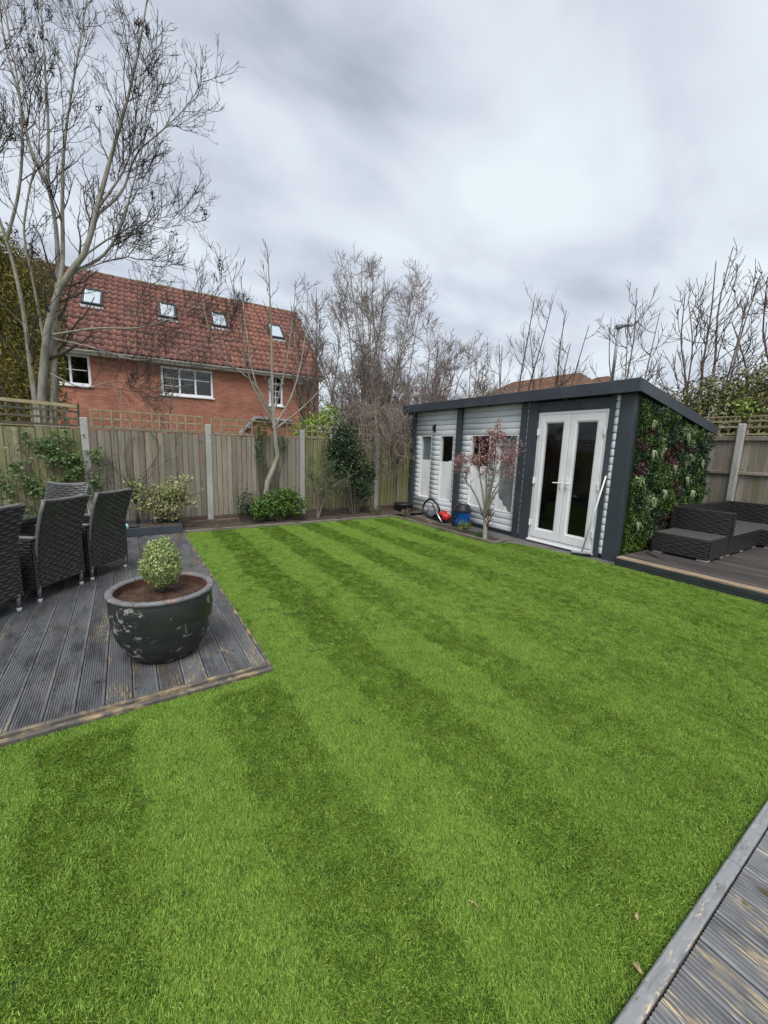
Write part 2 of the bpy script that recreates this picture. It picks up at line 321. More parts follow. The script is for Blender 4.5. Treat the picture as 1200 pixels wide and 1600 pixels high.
MT['pot_rim'] = M('worn_glazed_rim', (0.15, 0.15, 0.155), .5, [((0.36, 0.18, 0.125), (5, 5, 5), 5, .55, .63), ((.065, .065, .07), (16, 16, 16), 5, .54, .66), ((.30, .29, .27), (50, 50, 50), 4, .58, .68)], bump=((30, 30, 30), .2, .003))
MT['pot_inner'] = M('terracotta_inside', (0.13, 0.055, 0.035), .8, [((.06, .03, .02), (8, 8, 8), 4, .45, .7)])

# ------------------------------------------------------------------ mesh helpers
class MB:
    def __init__(s): s.v = []; s.f = []; s.mi = []
    def add(s, verts, faces, mi=0):
        o = len(s.v); s.v.extend([tuple(p) for p in verts]); s.f.extend([tuple(i + o for i in f) for f in faces]); s.mi.extend([mi] * len(faces)); return s
    def box(s, lo, hi, b=0.0, T=None, mi=0):
        v, f = boxvf(lo, hi, b)
        if T is not None: v = [tuple(T @ Vector(p)) for p in v]
        return s.add(v, f, mi)
    def tube(s, pts, rads, n=8, cap=True, mi=0):
        v, f = tubevf(pts, rads, n, cap); return s.add(v, f, mi)
    def lathe(s, prof, n=24, c=(0, 0, 0), mi=0):
        v = []; f = []
        for (r, z) in prof:
            for i in range(n):
                a = 2 * math.pi * i / n; v.append((c[0] + r * math.cos(a), c[1] + r * math.sin(a), c[2] + z))
        for j in range(len(prof) - 1):
            for i in range(n):
                k2 = (i + 1) % n; f.append((j * n + i, j * n + k2, (j + 1) * n + k2, (j + 1) * n + i))
        return s.add(v, f, mi)
    def build(s, name, mat, parent=None, smooth=False, loc=None):
        return obj(name, s.v, s.f, mat, parent, smooth, loc, s.mi)

def boxvf(lo, hi, b=0.0):
    x0, y0, z0 = lo; x1, y1, z1 = hi
    if b <= 0:
        v = [(x0, y0, z0), (x1, y0, z0), (x1, y1, z0), (x0, y1, z0), (x0, y0, z1), (x1, y0, z1), (x1, y1, z1), (x0, y1, z1)]
        return v, [(0, 3, 2, 1), (4, 5, 6, 7), (0, 1, 5, 4), (1, 2, 6, 5), (2, 3, 7, 6), (3, 0, 4, 7)]
    b = min(b, (x1 - x0) * .45, (y1 - y0) * .45, (z1 - z0) * .45)
    v = []; idx = {}
    for sx in (0, 1):
        for sy in (0, 1):
            for sz in (0, 1):
                X, Y, Z = (x0, x1)[sx], (y0, y1)[sy], (z0, z1)[sz]
                bx, by, bz = (b, -b)[sx], (b, -b)[sy], (b, -b)[sz]
                idx[sx, sy, sz, 0] = len(v); v.append((X, Y + by, Z + bz))
                idx[sx, sy, sz, 1] = len(v); v.append((X + bx, Y, Z + bz))
                idx[sx, sy, sz, 2] = len(v); v.append((X + bx, Y + by, Z))
    f = []
    q = [(0, 0), (1, 0), (1, 1), (0, 1)]
    for s in (0, 1):
        a = [idx[s, y, z, 0] for y, z in q]; f.append(tuple(a if s else a[::-1]))
        a = [idx[x, s, z, 1] for x, z in q]; f.append(tuple(a[::-1] if s else a))
        a = [idx[x, y, s, 2] for x, y in q]; f.append(tuple(a if s else a[::-1]))
    for p in (0, 1):
        for r in (0, 1):
            f.append((idx[p, r, 0, 0], idx[p, r, 1, 0], idx[p, r, 1, 1], idx[p, r, 0, 1]))
            f.append((idx[p, 0, r, 0], idx[p, 1, r, 0], idx[p, 1, r, 2], idx[p, 0, r, 2]))
            f.append((idx[0, p, r, 1], idx[1, p, r, 1], idx[1, p, r, 2], idx[0, p, r, 2]))
    for x in (0, 1):
        for y in (0, 1):
            for z in (0, 1): f.append((idx[x, y, z, 0], idx[x, y, z, 1], idx[x, y, z, 2]))
    return v, f

def tubevf(pts, rads, n=8, cap=True):
    P = np.array(pts, float); K = len(P)
    R = np.array(rads if hasattr(rads, '__len__') else [rads] * K, float)
    T = np.gradient(P, axis=0); T /= np.linalg.norm(T, axis=1, keepdims=True) + 1e-9
    ref = np.array([0.31, 0.87, 0.12]) if abs(T[0] @ np.array([0.31, 0.87, 0.12])) < .8 else np.array([1.0, 0, 0])
    v = []
    A = np.cross(T[0], ref); A /= np.linalg.norm(A)
    for i in range(K):
        A = A - T[i] * (A @ T[i]); A /= np.linalg.norm(A) + 1e-9
        B = np.cross(T[i], A)
        for j in range(n):
            a = 2 * math.pi * j / n
            v.append(tuple(P[i] + R[i] * (math.cos(a) * A + math.sin(a) * B)))
    f = []
    for i in range(K - 1):
        for j in range(n):
            k2 = (j + 1) % n; f.append((i * n + j, i * n + k2, (i + 1) * n + k2, (i + 1) * n + j))
    if cap: f.append(tuple(range(n))[::-1]); f.append(tuple((K - 1) * n + j for j in range(n)))
    return v, f

def mesh(name, v, f, mats, smooth=False, mi=None):
    me = bpy.data.meshes.new(name); me.from_pydata(v, [], f)
    for m_ in (mats if isinstance(mats, (list, tuple)) else [mats]): me.materials.append(MT[m_] if isinstance(m_, str) else m_)
    if mi is not None and any(mi): me.polygons.foreach_set('material_index', mi)
    if smooth: me.polygons.foreach_set('use_smooth', [True] * len(me.polygons))
    me.update(); return me

def link(name, me, parent=None, loc=None, rz=0.0, M4=None):
    o = bpy.data.objects.new(name, me); COL.objects.link(o)
    if parent is not None: o.parent = parent
    if loc is not None: o.location = loc
    if rz: o.rotation_euler = (0, 0, rz)
    if M4 is not None: o.matrix_local = M4
    return o

def obj(name, v, f, mats, parent=None, smooth=False, loc=None, mi=None):
    return link(name, mesh(name, v, f, mats, smooth, mi), parent, loc)

def fast_mesh(name, V, F, mat, smooth=False):
    """V (n,3), F (m,k) with k = 3 or 4."""
    me = bpy.data.meshes.new(name)
    V = np.ascontiguousarray(V, dtype=np.float32); F = np.ascontiguousarray(F, dtype=np.int32)
    k = F.shape[1]
    me.vertices.add(len(V)); me.vertices.foreach_set('co', V.ravel())
    me.loops.add(F.size); me.loops.foreach_set('vertex_index', F.ravel())
    me.polygons.add(len(F)); me.polygons.foreach_set('loop_start', np.arange(0, F.size, k, dtype=np.int32))
    try: me.polygons.foreach_set('loop_total', np.full(len(F), k, dtype=np.int32))
    except Exception: pass
    if smooth: me.polygons.foreach_set('use_smooth', np.ones(len(F), dtype=bool))
    me.materials.append(MT[mat] if isinstance(mat, str) else mat)
    me.update(calc_edges=True); me.validate()
    return me

def empty(name, label, cat, loc=(0, 0, 0), rz=0.0, group=None):
    o = bpy.data.objects.new(name, None); COL.objects.link(o); o.location = loc; o.rotation_euler = (0, 0, rz)
    o.empty_display_size = .1
    return tag(o, label, cat, group)

def tag(o, label, cat, group=None):
    o['label'] = label; o['category'] = cat
    if group: o['group'] = group
    return o

def struct(o): o['kind'] = 'structure'; return o
def stuff(o): o['kind'] = 'stuff'; return o

def bx(name, lo, hi, mat, parent=None, b=0.0):
    v, f = boxvf(lo, hi, b); return obj(name, v, f, mat, parent)

def copy_tree(o, parent=None):
    c = o.copy(); COL.objects.link(c); c.parent = parent
    for ch in list(o.children): copy_tree(ch, c)
    return c

def leaf_arrays(C, Nrm, size, asp=.5, jit=.8, fold=.25, rng=RNG, droop=0.0):
    """n leaves, each a folded 4-point kite of two triangles; C centres, Nrm rough facing directions."""
    n = len(C)
    Nn = Nrm + rng.normal(0, jit, (n, 3)); Nn /= np.linalg.norm(Nn, axis=1, keepdims=True) + 1e-9
    D = rng.normal(0, 1, (n, 3)); D[:, 2] -= droop
    D -= Nn * (D * Nn).sum(1, keepdims=True); D /= np.linalg.norm(D, axis=1, keepdims=True) + 1e-9
    S = np.cross(Nn, D)
    s = (size * rng.uniform(.6, 1.3, n))[:, None]
    a = C - D * s * .5; c = C + D * s * .5 - Nn * s * fold * .5
    mid = C + Nn * s * fold * .15
    b = mid + S * s * asp * .5 + Nn * s * fold * .4; d = mid - S * s * asp * .5 + Nn * s * fold * .4
    V = np.stack([a, b, c, d], 1).reshape(-1, 3)
    i = np.arange(n)[:, None] * 4
    F = np.concatenate([i + np.array([[0, 1, 2]]), i + np.array([[0, 2, 3]])], 1).reshape(-1, 3)
    return V, F

def leaves(name, C, Nrm, size, mat, parent=None, **k):
    V, F = leaf_arrays(np.asarray(C, float), np.asarray(Nrm, float), size, **k)
    return link(name, fast_mesh(name, V, F, mat), parent)

def blob_points(n, centres, radii, rng=RNG, shell=.55):
    """points through a union of ellipsoid clumps, denser to the outside; returns points and outward directions"""
    centres = np.asarray(centres, float); radii = np.asarray(radii, float)
    w = np.prod(radii, 1) ** .67; k = rng.choice(len(centres), n, p=w / w.sum())
    d = rng.normal(0, 1, (n, 3)); d /= np.linalg.norm(d, axis=1, keepdims=True)
    r = (shell + (1 - shell) * rng.uniform(0, 1, n)) * (1 + rng.normal(0, .07, n))
    return centres[k] + d * r[:, None] * radii[k], d

# ---- branching
def smooth_pl(pts, K):
    P = np.array(pts, float); n = len(P)
    t = np.concatenate([[0], np.cumsum(np.linalg.norm(np.diff(P, axis=0), axis=1))]); t /= t[-1]
    tt = np.linspace(0, 1, K)
    G = np.gradient(P, t, axis=0)
    out = np.zeros((K, 3))
    for q, x in enumerate(tt):
        i = min(max(np.searchsorted(t, x) - 1, 0), n - 2); h = t[i + 1] - t[i]; s = (x - t[i]) / h
        out[q] = (2 * s**3 - 3 * s**2 + 1) * P[i] + (s**3 - 2 * s**2 + s) * h * G[i] + (-2 * s**3 + 3 * s**2) * P[i + 1] + (s**3 - s**2) * h * G[i + 1]
    return out

def grow(par, parR, n, tmin, tmax, ang, length, K=6, trop=.3, wob=.15, rfac=.55, rmin=.0025, rng=RNG, taper=.35, tropdir=(0, 0, 1)):
    """children of every parent polyline: par (N,Kp,3), parR (N,Kp) -> (N*n,K,3),(N*n,K)"""
    N, Kp, _ = par.shape
    t = np.sort(rng.uniform(tmin, tmax, (N, n)), 1)
    x = t * (Kp - 1); i = np.clip(np.floor(x).astype(int), 0, Kp - 2); fr = (x - i)[..., None]
    ix = np.arange(N)[:, None]
    p0 = par[ix, i] * (1 - fr) + par[ix, i + 1] * fr
    tan = par[ix, i + 1] - par[ix, i]; tan /= np.linalg.norm(tan, axis=2, keepdims=True) + 1e-9
    rr = parR[ix, i] * (1 - fr[..., 0]) + parR[ix, i + 1] * fr[..., 0]
    rv = rng.normal(0, 1, (N, n, 3)); pv = rv - tan * (rv * tan).sum(2, keepdims=True); pv /= np.linalg.norm(pv, axis=2, keepdims=True) + 1e-9
    a = np.radians(ang) * rng.uniform(.65, 1.3, (N, n))[..., None]
    d = np.cos(a) * tan + np.sin(a) * pv
    L = length * rng.uniform(.55, 1.25, (N, n)) * (1.15 - .6 * t)
    pts = [p0.reshape(-1, 3)]; d = d.reshape(-1, 3); L = L.reshape(-1, 1)
    up = np.array([tropdir], float)
    for s in range(K - 1):
        d = d + up * trop / (K - 1) + rng.normal(0, wob, d.shape); d /= np.linalg.norm(d, axis=1, keepdims=True)
        pts.append(pts[-1] + d * L / (K - 1))
    P = np.stack(pts, 1)
    r0 = np.maximum(rr.reshape(-1) * rfac, rmin)
    R = r0[:, None] * np.linspace(1, taper, K)[None, :]
    return P, np.maximum(R, rmin * .7)

def tubes_arrays(P, R, sides):
    N, K, _ = P.shape
    T = np.gradient(P, axis=1); T /= np.linalg.norm(T, axis=2, keepdims=True) + 1e-9
    ref = np.where(np.abs(T[:, :1, 2:3]) < .75, np.array([[[0., 0, 1]]]), np.array([[[1., 0, 0]]]))
    A = np.cross(T, np.broadcast_to(ref, T.shape)); A /= np.linalg.norm(A, axis=2, keepdims=True) + 1e-9
    B = np.cross(T, A)
    ang = np.linspace(0, 2 * np.pi, sides, endpoint=False)
    ring = P[:, :, None] + R[:, :, None, None] * (np.cos(ang)[None, None, :, None] * A[:, :, None] + np.sin(ang)[None, None, :, None] * B[:, :, None])
    V = ring.reshape(-1, 3)
    n_, k_, s_ = np.meshgrid(np.arange(N), np.arange(K - 1), np.arange(sides), indexing='ij')
    base = n_ * K * sides; s2 = (s_ + 1) % sides
    F = np.stack([base + k_ * sides + s_, base + k_ * sides + s2, base + (k_ + 1) * sides + s2, base + (k_ + 1) * sides + s_], -1).reshape(-1, 4)
    return V, F

def branch_mesh(name, levels, mat, parent=None, smooth=True):
    Vs, Fs, o = [], [], 0
    for P, R, s in levels:
        V, F = tubes_arrays(P, R, s); Vs.append(V); Fs.append(F + o); o += len(V)
    return link(name, fast_mesh(name, np.concatenate(Vs), np.concatenate(Fs), mat, smooth), parent)

def limbs_to_arrays(limbs, K):
    P = np.stack([smooth_pl(p, K) for p, r0, r1 in limbs]); R = np.stack([np.linspace(r0, r1, K) for p, r0, r1 in limbs])
    return P, R

# ---- woven rattan surface
def weave_vf(S, w, h, row=.034, stake=.042, amp=.006, ov=.30):
    """S(u,v) arrays in metres -> positions, normals; returns grid verts/faces with over-under strands"""
    nr = max(2, round(h / row)); ns = max(2, round(w / stake)); row = h / nr; stake = w / ns
    prof = np.array([-.97, -.6, 0, .6, .97])
    vv = np.concatenate([(i + .5 + .5 * prof) * row for i in range(nr)]); ri = np.repeat(np.arange(nr), 5)
    bul = np.tile(np.sqrt(1 - .92 * prof**2), nr)
    uu = np.linspace(0, w, ns * 4 + 1)
    U, V_ = np.meshgrid(uu, vv)
    over = np.cos(np.pi * U / stake + np.pi * ri[:, None])
    disp = amp * bul[:, None] * (.85 + ov * over)
    P, Nn = S(U, V_)
    P = P + Nn * disp[..., None]
    nv, nu = U.shape
    i, j = np.meshgrid(np.arange(nv - 1), np.arange(nu - 1), indexing='ij')
    F = np.stack([i * nu + j, i * nu + j + 1, (i + 1) * nu + j + 1, (i + 1) * nu + j], -1).reshape(-1, 4)
    return P.reshape(-1, 3), F

def flat_S(o, ud, vd):
    o = np.array(o, float); ud = np.array(ud, float); vd = np.array(vd, float); n = np.cross(ud, vd)
    return lambda U, V: (o + U[..., None] * ud + V[..., None] * vd, np.broadcast_to(n, U.shape + (3,)))

def weave_join(name, parts, mat, parent=None):
    Vs, Fs, o = [], [], 0
    for V, F in parts: Vs.append(V); Fs.append(F + o); o += len(V)
    return link(name, fast_mesh(name, np.concatenate(Vs), np.concatenate(Fs), mat, True), parent)

def weave_box(name, lo, hi, mat, parent=None, row=.028, stake=.05, top=True, amp=.0075):
    (x0, y0, z0), (x1, y1, z1) = lo, hi; h = z1 - z0
    ps = [weave_vf(flat_S((x0, y0, z0), (1, 0, 0), (0, 0, 1)), x1 - x0, h, row, stake, amp, .22),
          weave_vf(flat_S((x1, y1, z0), (-1, 0, 0), (0, 0, 1)), x1 - x0, h, row, stake, amp, .22),
          weave_vf(flat_S((x1, y0, z0), (0, 1, 0), (0, 0, 1)), y1 - y0, h, row, stake, amp, .22),
          weave_vf(flat_S((x0, y1, z0), (0, -1, 0), (0, 0, 1)), y1 - y0, h, row, stake, amp, .22)]
    if top: ps.append(weave_vf(flat_S((x0, y0, z1), (1, 0, 0), (0, 1, 0)), x1 - x0, y1 - y0, row, stake, amp))
    return weave_join(name, ps, mat, parent)
# ================================================================== SETTING
def sheet(name, poly, z, mat):
    me = mesh(name, [(x, y, z) for x, y in poly], [tuple(range(len(poly)))], mat)
    return struct(link(name, me))

sheet('ground', [(-220, -60), (260, -60), (260, 300), (-220, 300)], -0.03, 'ground')
LAWN = [(-3, .355), (6.02, .355), (6.02, 2.85), (6.0, 3.44), (5.9, 4.0), (5.74, 4.55), (5.36, 4.62), (5.27, 7.62), (.735, 7.62), (.735, 2.63), (-3, 2.63)]
sheet('lawn', LAWN, 0.0, 'turf_base')
sheet('path', [(5.50, 2.88), (6.5, 2.88), (6.5, 8.42), (5.50, 8.42)], -.012, 'paving')

def heap(name, x0, x1, y0, y1, z, amp, mat, n=60):
    nx = max(4, int((x1 - x0) * 14)); ny = max(4, int((y1 - y0) * 14))
    X, Y = np.meshgrid(np.linspace(x0, x1, nx), np.linspace(y0, y1, ny))
    ph = RNG.uniform(0, 6, 8)
    Z = z + amp * (np.sin(X * 5 + ph[0]) * np.sin(Y * 7 + ph[1]) * .4 + np.sin(X * 13 + ph[2] + Y * 3) * .25 + RNG.normal(0, .25, X.shape))
    V = np.stack([X, Y, Z], -1).reshape(-1, 3)
    i, j = np.meshgrid(np.arange(ny - 1), np.arange(nx - 1), indexing='ij')
    F = np.stack([i * nx + j, i * nx + j + 1, (i + 1) * nx + j + 1, (i + 1) * nx + j], -1).reshape(-1, 4)
    return struct(link(name, fast_mesh(name, V, F, mat, True)))
heap('soil_bed', .78, 6.3, 7.66, 8.50, .045, .03, 'bed_soil')
heap('soil_bed', 5.31, 5.78, 4.66, 7.66, .012, .02, 'bed_soil')

# -- timber edging round the lawn
t_ = empty('lawn_edging', 'low grey timber edging between lawn and back flower bed', 'edging', (.75, 7.62, 0))
x = 0.0
for ln in (1.55, 1.62, 1.36):
    bx('edging_board', (x + .003, 0.0, -.02), (x + ln - .003, .045, .052 + random.uniform(-.006, .006)), 'edging_pale', t_, .006); x += ln
t_ = empty('bed_edging', 'low timber edging around the narrow bed beside the garden room', 'edging', (5.27, 4.62, 0))
for (a, b_) in ((0.0, 1.2), (1.2, 2.45), (2.45, 3.04)):
    v, f = boxvf((0, a + .003, -.02), (.04, b_ - .003, .05), .006)
    v = [(p[0] + .09 * (1 - p[1] / 3.0), p[1], p[2]) for p in v]
    obj('edging_board', v, f, 'edging_pale', t_)
v, f = boxvf((.09, -.045, -.02), (.56, -.005, .05), .006)
obj('edging_board', [(p[0], p[1] + (p[0] - .09) * .22, p[2]) for p in v], f, 'edging_pale', t_)
t_ = empty('sleeper_edging', 'dark brown timber sleepers along the foot of the back fence', 'edging', (.8, 8.05, 0))
x = 0.0
for ln in (1.1, 1.35):
    bx('sleeper', (x + .004, 0, 0), (x + ln - .004, .07, .135), 'edging', t_, .008); x += ln

# ================================================================== DECKS
def board_mesh(name, w, L, mats, n=10, th=.026, gd=.0042, flat=False):
    """grooved deck board along +Y, top at z = 0"""
    pr = [(-w / 2, -th), (-w / 2, -.003), (-w / 2 + .004, 0)]
    if not flat:
        p = (w - .02) / n
        for i in range(n):
            x0 = -w / 2 + .010 + i * p
            pr += [(x0, 0), (x0 + p * .22, -gd), (x0 + p * .60, -gd), (x0 + p * .82, 0)]
    pr += [(w / 2 - .004, 0), (w / 2, -.003), (w / 2, -th)]
    v = [(x_, 0, z_) for x_, z_ in pr] + [(x_, L, z_) for x_, z_ in pr]; k = len(pr)
    f = [(i, i + 1, k + i + 1, k + i) for i in range(k - 1)] + [tuple(range(k))[::-1], tuple(range(k, 2 * k))]
    mi = [0] * len(f)
    for yy in np.arange(.06, L, .45):
        for sx in (-.3, .3):
            o = len(v); cx_ = sx * w + random.uniform(-.004, .004); cy_ = yy + random.uniform(-.006, .006)
            v += [(cx_ + .0042 * math.cos(q * math.pi / 3), cy_ + .0042 * math.sin(q * math.pi / 3), .0012) for q in range(6)]; f.append(tuple(range(o, o + 6))); mi.append(1)
    return mesh(name, v, f, [mats, 'screw'], False, mi)

# left deck
DZ = .05
dk = empty('dining_deck', 'dark stained grooved deck under the wicker dining set and glazed pot', 'deck', (.70, 2.64, 0))
bm = board_mesh('deck_board', .136, 4.92, 'deck', 9, gd=.0075)
for i in range(19):
    o = link('deck_board', bm, dk, (-.10 - i * .1415, 0.012 + random.uniform(0, .006), DZ + random.uniform(-.002, .002)))
o = link('deck_board', board_mesh('deck_board', .10, 4.92, 'deck', 7, gd=.0075), dk, (-.10 + .1225, .012, DZ)); 
bx('edge_trim', (.076, -.02, -.02), (.100, 4.95, DZ + .004), 'trim_worn', dk, .004)
bx('end_trim', (-2.75, -.022, -.02), (.074, .006, DZ + .003), 'trim_worn', dk, .004)
bx('end_trim', (-2.75, -.060, -.02), (.104, -.026, DZ - .016), 'trim_worn', dk, .004)
bx('deck_joist', (-2.75, .02, -.02), (.07, 4.9, DZ - .028), 'edging', dk)

# near deck (bottom right)
nd = empty('near_deck', 'weathered grey grooved deck with smooth grey edge trim in the near corner', 'deck', (0, .353, 0))
bm = board_mesh('deck_board', .137, 2.2, 'deck_near', 7, gd=.0095)
for i in range(40):
    link('deck_board', bm, nd, (-1.4 + i * .142, -.053 - 2.2, .03 + random.uniform(-.0025, .0025)))
bx('edge_trim', (-1.5, -.046, -.02), (1.93, -.004, .036), 'trim_grey', nd, .005)
bx('edge_trim', (1.934, -.046, -.02), (4.5, -.004, .035), 'trim_grey', nd, .005)
bx('deck_joist', (-1.5, -2.28, -.02), (4.3, -.09, .002), 'edging', nd)

# right deck
RZ = .135
rd = empty('sofa_deck', 'raised brown deck with dark fascia under the modular rattan sofa', 'deck', (6.03, -1.2, 0))
bm = board_mesh('deck_board', .136, 4.06, 'deck_far', 8, gd=.007); bw = board_mesh('deck_board', .136, 4.06, 'deck_worn', 8, gd=.006)
for i in range(28):
    link('deck_board', bw if i == 0 else bm, rd, (.075 + i * .1415, random.uniform(0, .006), RZ + random.uniform(-.002, .002)))
for j, (z0, z1) in enumerate(((-.02, .052), (.056, .118))):
    bx('fascia_board', (-.018, .005, z0), (.004, 4.06, z1), 'fascia_dark', rd, .004)
bx('fascia_board', (.006, 4.062, -.02), (3.9, 4.082, RZ - .004), 'fascia_dark', rd, .004)
bx('deck_joist', (.02, .02, -.02), (3.95, 4.05, RZ - .029), 'edging', rd)

# ================================================================== FENCES
FY = 8.45
POSTX = [-2.46, -.52, 1.395, 3.335, 5.275]
post_labels = {-2.46: 'concrete fence post hidden at far left of back fence', -.52: 'concrete fence post beside the ivy covered panel', 1.395: 'tall pale concrete post behind the cream variegated shrub',
               3.335: 'concrete fence post just right of the small pale trunk tree', 5.275: 'concrete fence post behind drooping twigs near the garden room'}
def post_mesh():
    v, f = boxvf((-.055, -.05, -.05), (.055, .05, 1.94), .012); return mesh('fence_post', v, f, 'concrete')
pm = post_mesh()
for px_ in POSTX[1:]:
    o = link('fence_post', pm, None, (px_, FY, 0)); o.rotation_euler = (0, rad(random.uniform(-.5, .5)), 0)
    tag(o, post_labels[px_], 'fence post', 'concrete posts of the back fence')

MT['fence_moss'] = M('mossy_fence_wood', (0.215, 0.20, 0.115), .8, [((0.14, 0.125, 0.07), (70, 70, 2.6), 5, .45, .75), ((0.30, 0.28, 0.20), (40, 40, 1.6), 4, .52, .8), ((0.17, 0.185, 0.055), (1.4, 1.4, .8), 4, .45, .7)], rnd=.25, bump=((60, 60, 2), .35, .004))
def fence_panel(x0, x1, y, label, wood='fence', z0=.16, z1=1.745, zj=.0):
    w = x1 - x0
    t = empty('board_fence', label, 'fence panel', (x0, y, 0), 0, 'weathered board fence panels')
    n = round(w / .098); p = w / n
    vs = []
    for hh in range(3):
        # feather-edged board: thick on one edge, thin on the other
        zz = z1 + (hh - 1) * .007
        pr = [(0, 0), (p - .010, 0), (p - .009, -.001), (p * 1.012, -.001), (p * 1.012, -.004), (p - .010, -.004), (p - .010, -.020), (p - .016, -.023), (.004, -.029), (0, -.026)]; k = len(pr)
        v = [(a, b_, z0) for a, b_ in pr] + [(a, b_, zz) for a, b_ in pr]
        f = [tuple(range(k)), tuple(range(k, 2 * k))[::-1]] + [(i, k + i, k + (i + 1) % k, (i + 1) % k) for i in range(k)]
        vs.append(mesh('fence_board', v, f, wood))
    for i in range(n):
        o = link('fence_board', random.choice(vs), t, (i * p, -random.uniform(0, .005), 0))
        o.rotation_euler = (0, rad(random.uniform(-.25, .25)), 0)
    for zr in (z0 + .15, (z0 + z1) / 2, z1 - .2):
        bx('rail', (0, .006, zr), (w, .04, zr + .07), 'fence', t)
    bx('gravel_board', (0, -.03, -.03), (w, .02, z0 - .004), 'edging', t, .004)
    bx('cap_rail', (0, -.036, z1 + .012), (w, .025, z1 + .034), 'fence', t, .004)
    return t
fence_panel(-2.40, -.575, FY, 'weathered fence panel at far left covered by ivy', 'fence_moss')
fence_panel(-.462, 1.337, FY, 'weathered board fence panel behind the variegated shrub and curved climber')
fence_panel(1.453, 3.277, FY, 'weathered board fence panel behind the small pale trunk tree')
fence_panel(3.393, 5.217, FY, 'mossy board fence panel behind the dark evergreen shrub', 'fence_moss')
fence_panel(5.333, 6.30, FY, 'greenish narrow fence panel in the corner beside the garden room', 'fence_moss')

def trellis(x0, x1, y, z0, z1, pitch, mat, label, sw=.026, railw=.030, hn=3, railmat=None, curve=0.0):
    t = empty('trellis', label, 'trellis', (x0, y, 0), 0, 'trellis toppers on the fence')
    w = x1 - x0; n = round(w / pitch)
    vm = mesh('slat', *boxvf((-sw / 2, -.022, z0), (sw / 2, -.004, z1 - .01), .002), mat)
    for i in range(n + 1):
        o = link('slat', vm, t, (sw / 2 + (w - sw) * i / n, 0, 0)); o.rotation_euler = (0, rad(random.uniform(-.8, .8)), 0)
    for j in range(hn):
        zz = z0 + .012 + (z1 - z0 - .024) * j / (hn - 1)
        mt_ = railmat if (railmat and j == hn - 1) else mat
        rw = railw * (1.5 if (railmat and j == hn - 1) else 1)
        v, f = boxvf((0, -.002, zz - rw / 2), (w, .02, zz + rw / 2), .003)
        if curve:
            K = 8; v = []; f = []
            for q in range(K + 1):
                xx = w * q / K; dz = -curve * (q / K) ** 2 * (1 if j == hn - 1 else .4)
                v += [(xx, -.03, zz + dz - rw / 2), (xx, .02, zz + dz - rw / 2), (xx, .02, zz + dz + rw / 2), (xx, -.03, zz + dz + rw / 2)]
            for q in range(K):
                for c in range(4): f.append((q * 4 + c, q * 4 + (c + 1) % 4, q * 4 + 4 + (c + 1) % 4, q * 4 + 4 + c))
            f += [(3, 2, 1, 0), (K * 4, K * 4 + 1, K * 4 + 2, K * 4 + 3)]
        obj('rail', v, f, mt_, t)
    return t
trellis(-2.40, -.60, FY, 1.80, 2.17, .155, 'trellis_dark', 'heavy dark trellis with pale top rail above the ivy', .034, .034, 4, 'trellis_rail', .05)
trellis(-.44, 1.33, FY, 1.785, 2.085, .15, 'trellis', 'brown trellis topper above the fence panel with the curved climber')
trellis(1.46, 3.27, FY, 1.785, 2.075, .15, 'trellis', 'brown trellis topper behind the small pale trunk tree')
trellis(3.40, 5.21, FY, 1.785, 2.05, .15, 'trellis', 'brown trellis topper beside the lime green shrub')

# right-hand fence seen from its rail side
FX = 10.15
def side_panel(y0, y1, label):
    t = empty('board_fence', label, 'fence panel', (FX, y0, 0), 0, 'brown fence panels behind the sofa deck')
    w = y1 - y0; n = round(w / .11); p = w / n
    vm = mesh('fence_board', *boxvf((0, 0, .05), (.014, p * 1.04, 2.06), .002), 'fence')
    for i in range(n):
        link('fence_board', vm, t, (.004 * (i % 2), i * p, 0))
    for zr, hh in ((2.03, .085), (1.36, .06), (.45, .06)):
        bx('rail', (-.05, 0, zr - hh / 2), (-.004, w, zr + hh / 2), 'fence', t, .006)
    return t
side_panel(.98, 2.74, 'brown fence panel with rails behind the sofa at right edge')
side_panel(2.86, 4.70, 'brown fence panel with rails beyond the leafy end wall')
side_panel(-.9, .86, 'brown fence panel farthest right behind the sofa deck')
v, f = boxvf((-.06, -.055, 0), (.05, .055, 2.31), .014)
o = obj('fence_post', v, f, 'concrete', None, False, (FX - .06, 2.80, 0)); tag(o, 'tall concrete fence post rising behind the rattan sofa', 'fence post')
def side_trellis(y0, y1, label):
    t = empty('trellis', label, 'trellis', (FX, y0, 0), 0, 'trellis toppers behind the sofa deck')
    w = y1 - y0; n = round(w / .16)
    vm = mesh('slat', *boxvf((0, -.015, 2.085), (.016, .015, 2.43), .002), 'trellis')
    for i in range(n + 1): link('slat', vm, t, (0, .015 + (w - .03) * i / n, 0))
    for zz in (2.11, 2.25, 2.36, 2.45): bx('rail', (-.022, 0, zz - .016), (-.002, w, zz + .016), 'trellis', t, .003)
side_trellis(.98, 2.74, 'brown trellis topper right of the tall post behind the sofa')
side_trellis(2.86, 4.7, 'brown trellis topper beyond the leafy end wall')

